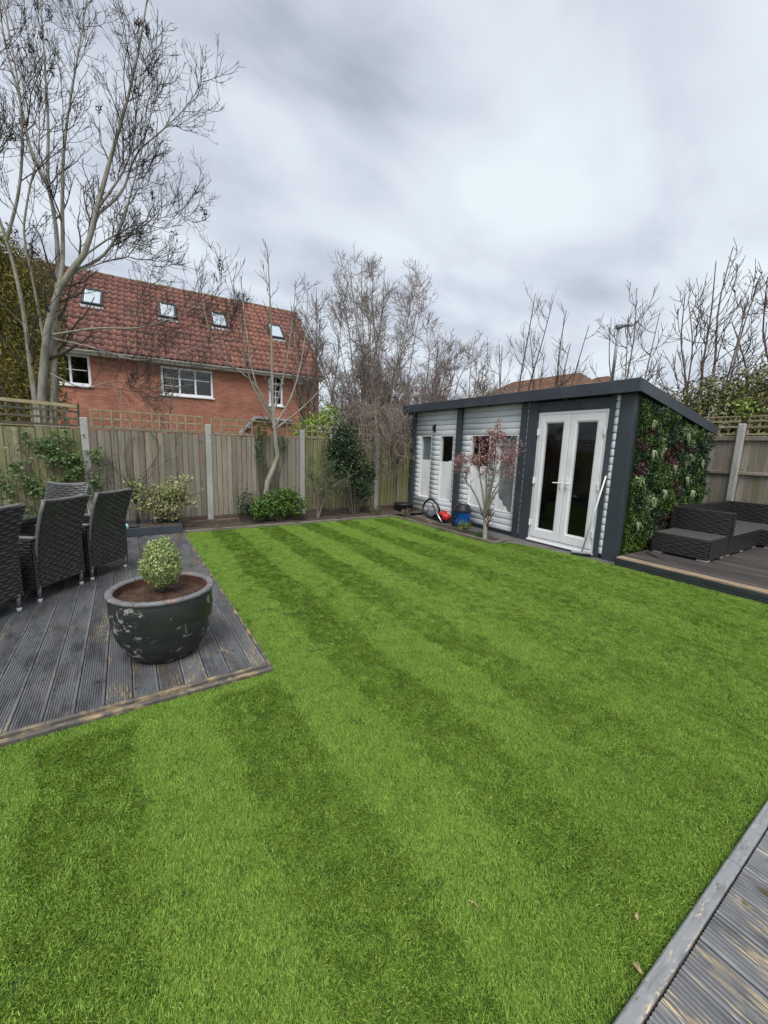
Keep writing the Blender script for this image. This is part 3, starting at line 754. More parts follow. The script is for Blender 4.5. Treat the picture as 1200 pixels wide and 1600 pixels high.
# ================================================================== GARDEN ROOM
GX, GY0, GY1 = 6.28, 2.98, 8.31
gr = empty('garden_room', 'pale grey clad garden room with anthracite posts and white double doors', 'garden room', (GX, GY0, 0))
def Y(y): return y - GY0
fw = bx('front_wall', (.085, Y(6.60), .03), (.12, Y(6.64), 2.54), 'anthracite', gr)
C0, CH, NC = .06, .118, 21
def clad_mesh(w):
    pr = [(0.05, 0), (.017, .0015), (.007, .006), (.002, .022), (0.0, .05), (.0015, .08), (.006, .104), (.016, .116), (.05, .118)]
    k = len(pr)
    v = [(a, 0, b_) for a, b_ in pr] + [(a, w, b_) for a, b_ in pr]
    f = [(i, i + 1, k + i + 1, k + i)[::-1] for i in range(k - 1)] + [tuple(range(k)), tuple(range(k, 2 * k))[::-1]]
    return mesh('cladding_board', v, f, 'clad', True)
_cm = {}
def clad(y0, y1, i, x=.015):
    w = round(y1 - y0, 4)
    if w not in _cm: _cm[w] = clad_mesh(w)
    link('cladding_board', _cm[w], fw, (x, Y(y0), C0 + i * CH))
WINS = [(7.57, 8.0), (6.80, 7.25), (5.71, 6.25), (5.03, 5.49)]
BAYS = [(6.677, 8.195, WINS[:2]), (4.957, 6.528, WINS[2:])]
WZ0, WZ1 = C0 + 3 * CH, C0 + 16 * CH
for (b0, b1, ws) in BAYS:
    for i in range(NC):
        if 3 <= i < 16:
            cuts = [b0] + [c for w_ in sorted(ws) for c in w_] + [b1]
            for q in range(0, len(cuts), 2): clad(cuts[q] + .001, cuts[q + 1] - .001, i)
        else: clad(b0, b1, i)
    cuts = [b0] + [c for w_ in sorted(ws) for c in w_] + [b1]
    for q in range(0, len(cuts), 2): bx('wall_lining', (.066, Y(cuts[q]), .03), (.11, Y(cuts[q + 1]), 2.54), 'interior', fw)
    bx('wall_lining', (.068, Y(b0), .03), (.108, Y(b1), WZ0 - .002), 'interior', fw)
    bx('wall_lining', (.068, Y(b0), WZ1 + .002), (.108, Y(b1), 2.54), 'interior', fw)
for i in range(NC): clad(3.192, 3.250, i, -.04); clad(4.797, 4.817, i, -.03)
for (a, b_, nm) in ((2.98, 3.19, 'corner_post'), (3.252, 3.338, 'door_post'), (4.588, 4.795, 'door_post'), (4.819, 4.955, 'wall_post'), (6.53, 6.675, 'wall_post'), (8.197, 8.31, 'corner_post')):
    bx(nm, (-.045, Y(a), -.01), (.084, Y(b_), 2.52), 'anthracite', gr, .004)
bx('head_board', (-.03, Y(3.339), 2.325), (.08, Y(4.587), 2.50), 'anthracite', gr, .003)
bx('top_rail', (-.035, Y(2.985), 2.522), (.10, Y(8.305), 2.60), 'anthracite', gr, .003)
bx('plinth', (.005, Y(2.99), -.02), (.10, Y(8.3), .055), 'fascia_dark', gr)
# windows
for q, (a, b_) in enumerate(WINS):
    fr = MB()
    for (lo, hi) in (((.02, a, WZ0), (.10, a + .022, WZ1)), ((.02, b_ - .022, WZ0), (.10, b_, WZ1)), ((.02, a + .022, WZ0), (.10, b_ - .022, WZ0 + .02)), ((.02, a + .022, WZ1 - .02), (.10, b_ - .022, WZ1))):
        fr.box((lo[0], Y(lo[1]), lo[2]), (hi[0], Y(hi[1]), hi[2]))
    w_ = fr.build('window', 'film', gr)
    bx('pane', (.058, Y(a + .023), WZ0 + .021), (.064, Y(b_ - .023), WZ1 - .021), 'glass', w_)
    # white film behind the lower glass, its upper edge uneven
    K = 12; ys = np.linspace(b_ - .024, a + .024, K)
    if q == 0: tops = [1.36] * K
    elif q == 1: tops = [1.345 + (.025 if i > 7 else 0) for i in range(K)]
    elif q == 2: tops = [1.30 + .015 * math.sin(i) for i in range(K)]
    else: tops = [.80 - .42 * (i / (K - 1)) ** .8 + .03 * math.sin(i * 2.1) for i in range(K)]
    v = []; f = []
    for yy, tz in zip(ys, tops): v += [(.048, Y(yy), WZ0 + .021), (.048, Y(yy), tz), (.052, Y(yy), WZ0 + .021), (.052, Y(yy), tz)]
    for i in range(K - 1):
        o4 = i * 4
        f += [(o4, o4 + 1, o4 + 5, o4 + 4), (o4 + 2, o4 + 6, o4 + 7, o4 + 3), (o4 + 1, o4 + 3, o4 + 7, o4 + 5)]
    obj('blind_film', v, f, 'film', w_)
    if q == 3: bx('grey_blind', (.10, Y(a + .024), WZ0 + .03), (.104, Y(b_ - .024), WZ1 - .03), 'flash', w_)
    if q == 0: bx('grey_blind', (.10, Y(a + .024), 1.25), (.104, Y(b_ - .024), WZ1 - .03), 'galv', w_)
# double doors
fr = MB()
D0, D1, DT = 3.34, 4.586, 2.322
for (y0, y1, z0, z1) in ((D0, D0 + .045, .09, DT), (D1 - .045, D1, .09, DT), (D0 + .045, D1 - .045, DT - .05, DT), (D0, D1, .045, .088)):
    fr.box((-.02, Y(y0), z0), (.07, Y(y1), z1), .004)
bx_sill = None
frame = fr.build('door_frame', 'upvc', gr)
bx('sill', (-.06, Y(D0 - .01), .012), (.05, Y(D1 + .01), .043), 'upvc', gr, .006)
mid = (D0 + D1) / 2
for sgn, (a, b_) in ((1, (D0 + .048, mid - .003)), (-1, (mid + .003, D1 - .048))):
    leaf = MB(); st = .105; z0, z1 = .095, DT - .055
    leaf.box((-.035, Y(a), z0), (.045, Y(a + st), z1), .008); leaf.box((-.035, Y(b_ - st), z0), (.045, Y(b_), z1), .008)
    leaf.box((-.033, Y(a + st), z0), (.043, Y(b_ - st), z0 + .15), .006); leaf.box((-.033, Y(a + st), z1 - .12), (.043, Y(b_ - st), z1), .006)
    # glazing bead
    for (y0, y1, q0, q1) in ((a + st, a + st + .014, z0 + .15, z1 - .12), (b_ - st - .014, b_ - st, z0 + .15, z1 - .12)):
        leaf.box((-.022, Y(y0), q0), (.03, Y(y1), q1))
    leaf.box((-.022, Y(a + st + .014), z0 + .15), (.03, Y(b_ - st - .014), z0 + .164)); leaf.box((-.022, Y(a + st + .014), z1 - .134), (.03, Y(b_ - st - .014), z1 - .12))
    d_ = leaf.build('door', 'upvc', gr)
    bx('pane', (-.002, Y(a + st + .01), z0 + .155), (.006, Y(b_ - st - .01), z1 - .125), 'glass', d_)
    yl = (b_ - .05) if sgn == 1 else (a + .05)
    h_ = MB(); h_.box((-.045, Y(yl - .017), .98), (-.033, Y(yl + .017), 1.20), .005)
    h_.tube([(-.04, Y(yl), 1.12), (-.085, Y(yl), 1.12), (-.088, Y(yl - sgn * .02), 1.12), (-.088, Y(yl - sgn * .125), 1.115)], .011, 8)
    h_.build('handle', 'white_plastic', d_)
    lk = MB(); lk.tube([(-.05, Y(yl), 1.03), (-.036, Y(yl), 1.03)], .013, 10); lk.build('lock_cylinder', 'chrome', d_)
    yh = a + .006 if sgn == 1 else b_ - .006
    for zh in (.35, 1.12, 1.98):
        hg = MB(); hg.tube([(-.05, Y(yh - sgn * .028), zh - .06), (-.05, Y(yh - sgn * .028), zh + .06)], .013, 8); hg.box((-.044, Y(yh - .022 - sgn * .01), zh - .05), (-.036, Y(yh + .022 - sgn * .01), zh + .05), .003); hg.build('hinge', 'upvc', d_)
# shell
bx('back_wall', (2.72, Y(3.0), 0), (2.76, Y(8.3), 2.12), 'interior', gr)
def sloped(name, y0, y1, x0, x1, zb, mat, zt0=2.52, zt1=2.08):
    v = [(x0, Y(y0), zb), (x1, Y(y0), zb), (x1, Y(y1), zb), (x0, Y(y1), zb), (x0, Y(y0), zt0), (x1, Y(y0), zt1), (x1, Y(y1), zt1), (x0, Y(y1), zt0)]
    return obj(name, v, boxvf((0,) * 3, (1,) * 3)[1], mat, gr)
sloped('end_wall', 2.99, 3.03, .09, 2.77, 0, 'anthracite')
sloped('end_wall', 8.26, 8.30, .09, 2.77, 0, 'anthracite')
bx('floor', (.12, Y(3.04), .0), (2.71, Y(8.25), .04), 'interior_floor', gr)
# roof: sloping slab with boards round its edge
def roofz(x): return 2.70 - .165 * (x + .16)
rv = []
for x in (-.13, 2.86):
    for y_ in (2.93, 8.56): rv += [(x, Y(y_), roofz(x) - .012), (x, Y(y_), roofz(x) - .10)]
roof = obj('roof', rv, [(0, 4, 6, 2), (1, 3, 7, 5), (0, 1, 5, 4), (2, 6, 7, 3), (0, 2, 3, 1), (4, 5, 7, 6)], 'felt', gr)
bx('fascia', (-.165, Y(2.885), 2.515), (-.135, Y(5.4), 2.705), 'anthracite', roof, .006)
bx('fascia', (-.165, Y(5.402), 2.515), (-.135, Y(8.60), 2.703), 'anthracite', roof, .006)
for y0, y1 in ((2.885, 2.92), (8.565, 8.60)):
    v = [(-.134, Y(y0), 2.53), (2.9, Y(y0), roofz(2.9) - .15), (2.9, Y(y1), roofz(2.9) - .15), (-.134, Y(y1), 2.53), (-.134, Y(y0), 2.70), (2.9, Y(y0), roofz(2.9) + .005), (2.9, Y(y1), roofz(2.9) + .005), (-.134, Y(y1), 2.70)]
    obj('bargeboard', v, boxvf((0,) * 3, (1,) * 3)[1], 'anthracite', roof)
bx('soffit', (-.134, Y(2.92), 2.53), (.09, Y(8.56), 2.545), 'anthracite', roof)
for yy in (3.2, 4.05, 4.9, 5.75, 6.6, 7.45, 8.3): bx('rafter_end', (-.13, Y(yy - .025), 2.50), (-.02, Y(yy + .025), 2.529), 'anthracite', roof)
# wall light
wl = MB(); wl.box((-.055, -.035, -.055), (-.002, .035, .055), .005); wl.box((-.012, -.03, -.09), (.01, .03, .09), .003)
o = wl.build('wall_light', 'black_plastic', None, False, (6.292, 7.47, 2.12)); tag(o, 'small black box light on the cladding above the narrow windows', 'wall light')

# ================================================================== BRICK HOUSE
HO = (7.98, 17.665, 0)
hs = empty('brick_house', 'red brick house with pantile roof and four small rooflights beyond fence', 'house', HO, rad(-4))
S0, S1, WY = -14.5, -.12, .25
RUN, RISE, EZ = 4.22, 3.88, 4.75
SL = math.hypot(RUN, RISE)
HWIN = [(-10.05, -8.85, 3.48, 4.56, 2), (-6.62, -4.73, 3.42, 4.50, 3), (-2.44, -1.82, 3.33, 4.30, 1)]
def holed_wall(x0, x1, z0, z1, holes, y, depth):
    xs = sorted({x0, x1, *[h[0] for h in holes], *[h[1] for h in holes]}); zs = sorted({z0, z1, *[h[2] for h in holes], *[h[3] for h in holes]})
    mb = MB()
    for i in range(len(xs) - 1):
        for j in range(len(zs) - 1):
            cx, cz = (xs[i] + xs[i + 1]) / 2, (zs[j] + zs[j + 1]) / 2
            if any(h[0] < cx < h[1] and h[2] < cz < h[3] for h in holes): continue
            mb.add([(xs[i], y, zs[j]), (xs[i + 1], y, zs[j]), (xs[i + 1], y, zs[j + 1]), (xs[i], y, zs[j + 1])], [(0, 1, 2, 3)])
    for h in holes:
        a, b_, c, d = h[:4]
        mb.add([(a, y, c), (b_, y, c), (b_, y, d), (a, y, d), (a, y + depth, c), (b_, y + depth, c), (b_, y + depth, d), (a, y + depth, d)], [(0, 1, 5, 4), (1, 2, 6, 5), (2, 3, 7, 6), (3, 0, 4, 7)])
    return mb
wall = holed_wall(S0, S1, -.03, 4.74, HWIN, WY, .1).build('front_wall', 'brick', hs)
g = MB(); g.add([(S1, WY, -.03), (S1, 2 * RUN - WY, -.03), (S1, 2 * RUN - WY, 4.74), (S1, RUN, EZ + RISE - .25), (S1, WY, 4.74)], [(0, 1, 2, 3, 4)])
g.add([(S0, WY, -.03), (S0, 2 * RUN - WY, -.03), (S0, 2 * RUN - WY, 4.74), (S0, RUN, EZ + RISE - .25), (S0, WY, 4.74)], [(4, 3, 2, 1, 0)])
g.build('gable_wall', 'brick', hs)
bx('back_wall', (S0, 2 * RUN - WY - .1, -.03), (S1 - .002, 2 * RUN - WY - .002, 4.74), 'brick', hs)
for (a, b_, c, d, nl) in HWIN:
    y0, y1 = WY + .03, WY + .10; fwid = .085
    fr = MB()
    fr.box((a + .002, y0, c + .002), (a + fwid, y1, d - .002), .006); fr.box((b_ - fwid, y0, c + .002), (b_ - .002, y1, d - .002), .006)
    fr.box((a + fwid, y0, c + .002), (b_ - fwid, y1, c + fwid), .006); fr.box((a + fwid, y0, d - fwid), (b_ - fwid, y1, d - .002), .006)
    wd = fr.build('window', 'upvc', hs)
    iw = (b_ - a - 2 * fwid) / nl
    for k_ in range(nl):
        xa = a + fwid + k_ * iw
        if k_: bx('mullion', (xa - .035, y0 + .004, c + fwid), (xa + .035, y1 - .004, d - fwid), 'upvc', wd, .005)
        bars = 1 if nl > 1 else 2
        for q in range(bars):
            zz = c + (d - c) * ((.60 if nl == 3 else .5) if bars == 1 else (.38 + .26 * q)); bx('glazing_bar', (xa + .036, y0 + .02, zz - .014), (xa + iw - .036, y1 - .02, zz + .014), 'upvc', wd)
        if nl == 1: bx('glazing_bar', (xa + iw / 2 - .014, y0 + .022, c + fwid), (xa + iw / 2 + .014, y1 - .022, d - fwid), 'upvc', wd)
        if nl == 3 and k_ == 0: bx('glazing_bar', (xa + .036, y0 + .02, c + .34), (xa + iw - .036, y1 - .02, c + .365), 'upvc', wd)
        bx('pane', (xa + .03, y0 + .03, c + .06), (xa + iw - .03, y0 + .036, d - .06), 'glass_house', wd)
    bx('sill', (a - .05, WY - .06, c - .06), (b_ + .05, WY + .09, c + .0015), 'upvc', wd, .008)
    bx('room_dark', (a - .3, WY + .9, c - .3), (b_ + .3, WY + .93, d + .3), 'interior', wd)
    if nl == 1:
        mb = MB(); n = 14; pts = []
        for i in range(n + 1):
            t = math.pi * i / n; pts.append(((a + b_) / 2 - math.cos(t) * (b_ - a) / 2, WY - .012, d - .012 + math.sin(t) * .29))
        mb.tube(pts, .045, 6); mb.build('arch_head', 'upvc', wd)
        v = [((a + b_) / 2, WY - .008, d)] + [(p[0], WY - .008, p[2]) for p in pts]
        obj('arch_pane', v, [(0, i, i + 1) for i in range(1, len(v) - 1)], 'glass_house', wd)
        v2 = [(p[0], p[1] + .003, p[2]) for p in v]; obj('room_dark', v2, [(0, i, i + 1) for i in range(1, len(v2) - 1)], 'interior', wd)
        bx('glazing_bar', ((a + b_) / 2 - .014, WY - .02, d - .01), ((a + b_) / 2 + .014, WY - .009, d + .26), 'upvc', wd)
        bx('glazing_bar', (a - .01, WY - .02, d - .055), (b_ + .01, WY + .02, d + .0), 'upvc', wd)
gt = MB(); gt.box((S0 - .05, .0, EZ - .19), (S1 + .10, .035, EZ - .035), .004); gt.build('fascia', 'upvc', hs)
gt = MB(); n = 8
gp = [(-.055 + .065 * math.cos(math.pi + math.pi * i / n), EZ - .055 + .065 * math.sin(math.pi + math.pi * i / n)) for i in range(n + 1)]
v = [(x_, y_, z_) for x_ in (S0 - .1, S1 + .14) for y_, z_ in gp]
f = [(i, i + 1, n + 2 + i, n + 1 + i) for i in range(n)] + [tuple(range(n + 1))]
gt.add(v, f); gt.build('gutter', 'upvc', hs, True)
bx('eaves_soffit', (S0, .036, EZ - .19), (S1 + .1, WY + .01, EZ - .17), 'upvc', hs)
v = [(S1 + .012, WY - .2, EZ - .32), (S1 + .05, WY - .2, EZ - .32), (S1 + .05, RUN, EZ + RISE - .40), (S1 + .012, RUN, EZ + RISE - .40), (S1 + .012, WY - .2, EZ - .12), (S1 + .05, WY - .2, EZ - .12), (S1 + .05, RUN, EZ + RISE - .12), (S1 + .012, RUN, EZ + RISE - .12)]
obj('bargeboard', v, boxvf((0,) * 3, (1,) * 3)[1], 'upvc', hs)
bx('alarm_box', (-1.18, WY - .07, 4.36), (-.90, WY - .002, 4.56), 'upvc', hs, .012)
# roof: each pantile a curved piece; the nearest 300 singly
ca, sa = RUN / SL, RISE / SL
rf = MB(); rf.add([(S0 - .1, -.12, EZ - .125), (S1 + .1, -.12, EZ - .125), (S1 + .1, RUN, EZ + RISE - .02), (S0 - .1, RUN, EZ + RISE - .02)], [(0, 1, 2, 3)])
rf.add([(S0 - .1, 2 * RUN + .1, EZ - .125), (S1 + .1, 2 * RUN + .1, EZ - .125), (S1 + .1, RUN, EZ + RISE - .02), (S0 - .1, RUN, EZ + RISE - .02)], [(3, 2, 1, 0)])
rf = rf.build('roof', 'ridge', hs)
TW, TL = .232, SL / 15.0
def tile_vf():
    K = 7; v = []; f = []
    for j, yy in enumerate((0, TL * 1.12)):
        for i in range(K):
            u = i / (K - 1) * 1.06
            h = .032 * math.sin(u * 2 * math.pi * .94 + .25) + .028
            v.append((u * TW, yy, h + (.038 if j == 0 else .006)))
    for i in range(K - 1): f.append((i, i + 1, K + i + 1, K + i))
    for i in range(K): v.append((v[i][0], 0.004, v[i][2] - .034))
    for i in range(K - 1): f.append((i + 1, i, 2 * K + i, 2 * K + i + 1))
    return v, f
tv, tf = tile_vf(); tm = mesh('roof_tile', tv, tf, 'tile', True)
ROOFL = [(-8.86, 3.55), (-6.22, 3.50), (-4.14, 3.48), (-1.58, 3.33)]; RLW, RLH = .66, 1.2
R4 = Matrix(((1, 0, 0, 0), (0, ca, -sa, 0), (0, sa, ca, 0), (0, 0, 0, 1)))
tV = np.array(tv); big = []
TF4 = np.array([fc for fc in tf]); ncol = int((S1 + .18 - S0) / TW)
for r in range(15):
    for c in range(ncol):
        s_ = S1 + .10 - (c + 1) * TW; up = r * TL - .02
        if any(abs(s_ + TW / 2 - a) < RLW / 2 - .05 and abs(up + TL / 2 - b_) < RLH / 2 - .12 for a, b_ in ROOFL): continue
        M4 = Matrix.Translation((s_, -.03 * 1, EZ - .035)) @ R4 @ Matrix.Translation((0, up, 0))
        if c < 20: 
            o = link('roof_tile', tm, rf); o.matrix_local = M4 @ Matrix.Translation((random.uniform(-.006, .006), random.uniform(-.01, .01), random.uniform(0, .006))) @ Matrix.Rotation(rad(random.uniform(-.8, .8)), 4, 'Z')
        else:
            A = np.array(M4); big.append(tV @ A[:3, :3].T + A[:3, 3] + RNG.uniform(-.006, .006, 3))
o = len(big); VV = np.concatenate(big); FF = np.concatenate([TF4 + i * len(tV) for i in range(o)])
stuff(link('tile_field', fast_mesh('tile_field', VV, FF, 'tile_field', True), rf))
rm = MB(); rm.tube([(0, 0, 0), (.40, 0, 0)], .115, 10); rme = mesh('ridge_tile', rm.v, rm.f, 'ridge', True)
x = S1 + .12
while x > S0: x -= .41; link('ridge_tile', rme, rf, (x, RUN, EZ + RISE - .035 + random.uniform(-.008, .008)))
for (a, b_) in ROOFL:
    M4 = Matrix.Translation((a, -.03, EZ - .035)) @ R4 @ Matrix.Translation((0, b_, 0))
    fr = MB(); w2, h2 = RLW / 2, RLH / 2
    for lo, hi in (((-w2, -h2, .0), (-w2 + .07, h2, .16)), ((w2 - .07, -h2, .0), (w2, h2, .16)), ((-w2 + .07, -h2, 0), (w2 - .07, -h2 + .09, .155)), ((-w2 + .07, h2 - .09, 0), (w2 - .07, h2, .155))): fr.box(lo, hi, .008)
    rl = fr.build('rooflight', 'fascia_dark', hs); rl.matrix_local = M4
    bx('pane', (-w2 + .072, -h2 + .092, .10), (w2 - .072, h2 - .092, .115), M('rooflight_glass', (0.42, 0.48, 0.52), .08, spec=1.0, coat=1.0) if 'rl' not in MT else MT['rl'], rl)
    MT['rl'] = rl.children[0].data.materials[0]
    bx('flashing', (-w2 - .05, -h2 - .20, .055), (w2 + .05, -h2 - .004, .075), 'flash', rl)
    bx('sash_bar', (-w2 + .072, -h2 + .092, .116), (-w2 + .11, h2 - .092, .135), 'white_plastic', rl)
# grey lean-to against the house
for (a, b_) in (((-3.75, 2.0), (-3.02, 2.78)), ((-3.02, 2.74), (-1.45, 2.70))):
    dx_, dz_ = b_[0] - a[0], b_[1] - a[1]; L_ = math.hypot(dx_, dz_); mb = MB()
    mb.box((0, -.2, -.055), (L_, -.002, .055), .01, Matrix.Translation((a[0], WY, a[1])) @ Matrix.Rotation(-math.atan2(dz_, dx_), 4, 'Y')); mb.build('porch_canopy', 'flash', hs)

# far brown hipped roof, seen over the garden room
h2_ = empty('far_house', 'distant brown hipped tile roof showing above the garden room roof', 'house', (27, 16.5, 0))
bx('wall', (.0, .5, -.03), (7.5, 11.5, 5.65), 'brick', h2_)
def hip(name, x0, x1, y0, y1, z0, z1, ins, rows=16):
    """hipped roof as stepped tile courses"""
    mb = MB()
    for r in range(rows):
        t0, t1 = r / rows, (r + 1) / rows
        def rect(t, z): return [(x0 + (x1 - x0) / 2 * t, y0 + ins * t, z), (x1 - (x1 - x0) / 2 * t, y0 + ins * t, z), (x1 - (x1 - x0) / 2 * t, y1 - ins * t, z), (x0 + (x1 - x0) / 2 * t, y1 - ins * t, z)]
        za, zb = z0 + (z1 - z0) * t0 + .05, z0 + (z1 - z0) * t1
        A, B = rect(t0, za), rect(t1, zb); Cc = rect(t0, za - .06)
        mb.add(A + B, [(i, (i + 1) % 4, 4 + (i + 1) % 4, 4 + i) for i in range(4)]); mb.add(Cc + A, [(i, (i + 1) % 4, 4 + (i + 1) % 4, 4 + i) for i in range(4)])
    mb.build(name, 'tile2', h2_)
hip('roof', -.5, 8, -.2, 12, 5.6, 8.1, 2.9)
hip('porch_roof', -1.5, 4.5, -2.4, 1.4, 5.2, 7.1, 1.5, 10)
bx('porch_wall', (-1.1, -2.0, -.03), (4.1, .45, 5.25), 'brick', h2_)

# street lamp
sl = empty('street_lamp', 'grey street lamp column rising behind the garden room roof', 'street lamp', (20, 10.75, 0))
mb = MB(); mb.tube([(0, 0, -.03), (0, 0, 5.0)], [.095, .085], 12); mb.tube([(0, 0, 5.0), (0, 0, 7.62)], [.072, .060], 12); mb.build('column', 'galv', sl, True)
mb = MB(); mb.box((-.13, -.16, 7.58), (.13, .13, 7.74), .03); mb.tube([(0, -.1, 7.68), (.05, -.42, 7.66), (.10, -.62, 7.62)], [.09, .085, .05], 8); mb.build('lantern', 'galv', sl, False)
# ================================================================== LAWN GRASS
def in_poly(P, poly):
    x, y = P[:, 0], P[:, 1]; ins = np.zeros(len(P), bool); n = len(poly)
    for i in range(n):
        x0, y0 = poly[i]; x1, y1 = poly[(i + 1) % n]
        c = ((y0 > y) != (y1 > y)); xc = (x1 - x0) * (y - y0) / (y1 - y0 + 1e-12) + x0
        ins ^= c & (x < xc)
    return ins
def vnoise(P, sc, seed):
    r = np.random.default_rng(seed); G = r.uniform(-1, 1, (64, 64))
    q = P * sc; i = np.floor(q).astype(int); f = q - i; f = f * f * (3 - 2 * f)
    g = lambda a, b: G[(i[:, 0] + a) % 64, (i[:, 1] + b) % 64]
    return (g(0, 0) * (1 - f[:, 0]) + g(1, 0) * f[:, 0]) * (1 - f[:, 1]) + (g(0, 1) * (1 - f[:, 0]) + g(1, 1) * f[:, 0]) * f[:, 1]
def tuft(seed, n=50, spread=.034, ln=.0165, lean=.70, wd=.0022):
    r = np.random.default_rng(seed)
    a = r.uniform(0, 2 * np.pi, n); rr = spread * np.sqrt(r.uniform(0, 1, n))
    B = np.stack([rr * np.cos(a), rr * np.sin(a), np.zeros(n) - .002], 1)
    th = lean + r.normal(0, .32, n); ph = r.normal(0, .75, n)
    L = ln * r.uniform(.7, 1.2, n)
    D1 = np.stack([np.sin(th * .5) * np.cos(ph), np.sin(th * .5) * np.sin(ph), np.cos(th * .5)], 1)
    th2 = th * 1.45
    D2 = np.stack([np.sin(th2) * np.cos(ph), np.sin(th2) * np.sin(ph), np.cos(th2)], 1)
    S = np.stack([-np.sin(ph), np.cos(ph), np.zeros(n)], 1) + r.normal(0, .35, (n, 3)); S /= np.linalg.norm(S, axis=1, keepdims=True)
    m1 = B + D1 * L[:, None] * .5; tip = m1 + D2 * L[:, None] * .5
    w = wd * r.uniform(.7, 1.3, n)[:, None]
    V = np.stack([B - S * w * .5, B + S * w * .5, m1 + S * w * .5, m1 - S * w * .5, tip + S * w * .2, tip - S * w * .2], 1).reshape(-1, 3)
    i = np.arange(n)[:, None] * 6
    F = np.concatenate([i + np.array([[0, 1, 2, 3]]), i + np.array([[3, 2, 4, 5]])], 1).reshape(-1, 4)
    return bpy.data.objects.new('grass_tuft_source', fast_mesh('grass_tuft_source', V, F, 'grass'))
tufts = [tuft(100 + i) for i in range(6)]
# points, denser close to the viewer side of the garden
def lawn_points(n, box):
    P = np.stack([RNG.uniform(box[0], box[1], n), RNG.uniform(box[2], box[3], n)], 1)
    return P[in_poly(P, LAWN)]
pts = np.concatenate([lawn_points(int(3200 * 4.6 * 2.3), (-1.6, 3.0, .36, 2.66)), lawn_points(int(2100 * 3.02 * 2.3), (3.0, 6.02, .36, 2.66)), lawn_points(int(2100 * 5.3 * 4.95), (.73, 6.03, 2.66, 7.62)), lawn_points(int(900 * 1.4 * 2.3), (-3, -1.6, .36, 2.66))])
wob = .035 * vnoise(pts, .8, 3) + .02 * vnoise(pts, 5, 4)
ph = ((pts[:, 0] + wob + .02) / .835) % 1.0
light = 1 / (1 + np.exp(-(0.25 - np.abs(ph - .25)) / .010))
mess = vnoise(pts, 1.7, 8) * .65 + vnoise(pts, 4.3, 9) * .55 + vnoise(pts, 11, 10) * .25
near = np.clip((4.6 - pts[:, 1]) / 1.2, 0, 1) * np.clip((pts[:, 0] - 1.5) / 1.6, 0, 1); light = .5 + (light - .5) * (1 - .6 * near)
light = np.clip(light + .55 * np.clip(mess - .28, 0, 1) - .7 * np.clip(-mess - .30, 0, 1), 0, 1)
# a cross-swept margin beside the left deck and in front of it
edge = (pts[:, 0] < .90) & (pts[:, 1] > 2.66); light[edge] = .9
m2 = (pts[:, 1] > 2.47) & (pts[:, 1] < 2.64) & (pts[:, 0] < .8); light[m2] = .9
flip = RNG.uniform(0, 1, len(pts)) < .16 + .70 * light
azi = np.where(flip, rad(78), rad(78 - 180)) + RNG.normal(0, .55, len(pts)) + .5 * vnoise(pts, 2.2, 12)
scl = RNG.uniform(.62, 1.28, len(pts)) * (1 + .12 * vnoise(pts, 9, 21))
me = bpy.data.meshes.new('lawn_grass'); me.vertices.add(len(pts))
co = np.zeros((len(pts), 3), np.float32); co[:, :2] = pts; co[:, 2] = .0; me.vertices.foreach_set('co', co.ravel())
at = me.attributes.new('rot', 'FLOAT_VECTOR', 'POINT'); rv_ = np.zeros((len(pts), 3), np.float32); rv_[:, 2] = azi; rv_[:, 0] = RNG.normal(0, .08, len(pts)); at.data.foreach_set('vector', rv_.ravel())
at = me.attributes.new('scl', 'FLOAT', 'POINT'); at.data.foreach_set('value', scl.astype(np.float32))
at = me.attributes.new('idx', 'INT', 'POINT'); at.data.foreach_set('value', RNG.integers(0, 6, len(pts)).astype(np.int32))
me.materials.append(MT['grass'])
lg = link('lawn_grass', me); lg['kind'] = 'stuff'; tag(lg, 'short striped bright green artificial grass pile covering the lawn', 'grass')
ng = bpy.data.node_groups.new('grass_instancer', 'GeometryNodeTree')
ng.interface.new_socket('Geometry', in_out='INPUT', socket_type='NodeSocketGeometry'); ng.interface.new_socket('Geometry', in_out='OUTPUT', socket_type='NodeSocketGeometry')
gi = ng.nodes.new('NodeGroupInput'); go = ng.nodes.new('NodeGroupOutput'); ip = ng.nodes.new('GeometryNodeInstanceOnPoints'); g2i = ng.nodes.new('GeometryNodeGeometryToInstance')
for o_ in reversed(tufts):
    n_ = ng.nodes.new('GeometryNodeObjectInfo'); n_.inputs['Object'].default_value = o_; n_.inputs['As Instance'].default_value = True
    ng.links.new(n_.outputs['Geometry'], g2i.inputs[0])
def nattr(nm, ty):
    a = ng.nodes.new('GeometryNodeInputNamedAttribute'); a.data_type = ty; a.inputs['Name'].default_value = nm; return a.outputs['Attribute']
ng.links.new(gi.outputs[0], ip.inputs['Points']); ng.links.new(g2i.outputs[0], ip.inputs['Instance']); ip.inputs['Pick Instance'].default_value = True
ng.links.new(nattr('idx', 'INT'), ip.inputs['Instance Index'])
e2r = ng.nodes.new('FunctionNodeEulerToRotation'); ng.links.new(nattr('rot', 'FLOAT_VECTOR'), e2r.inputs[0]); ng.links.new(e2r.outputs[0], ip.inputs['Rotation'])
ng.links.new(nattr('scl', 'FLOAT'), ip.inputs['Scale']); ng.links.new(ip.outputs[0], go.inputs[0])
md = lg.modifiers.new('grass', 'NODES'); md.node_group = ng

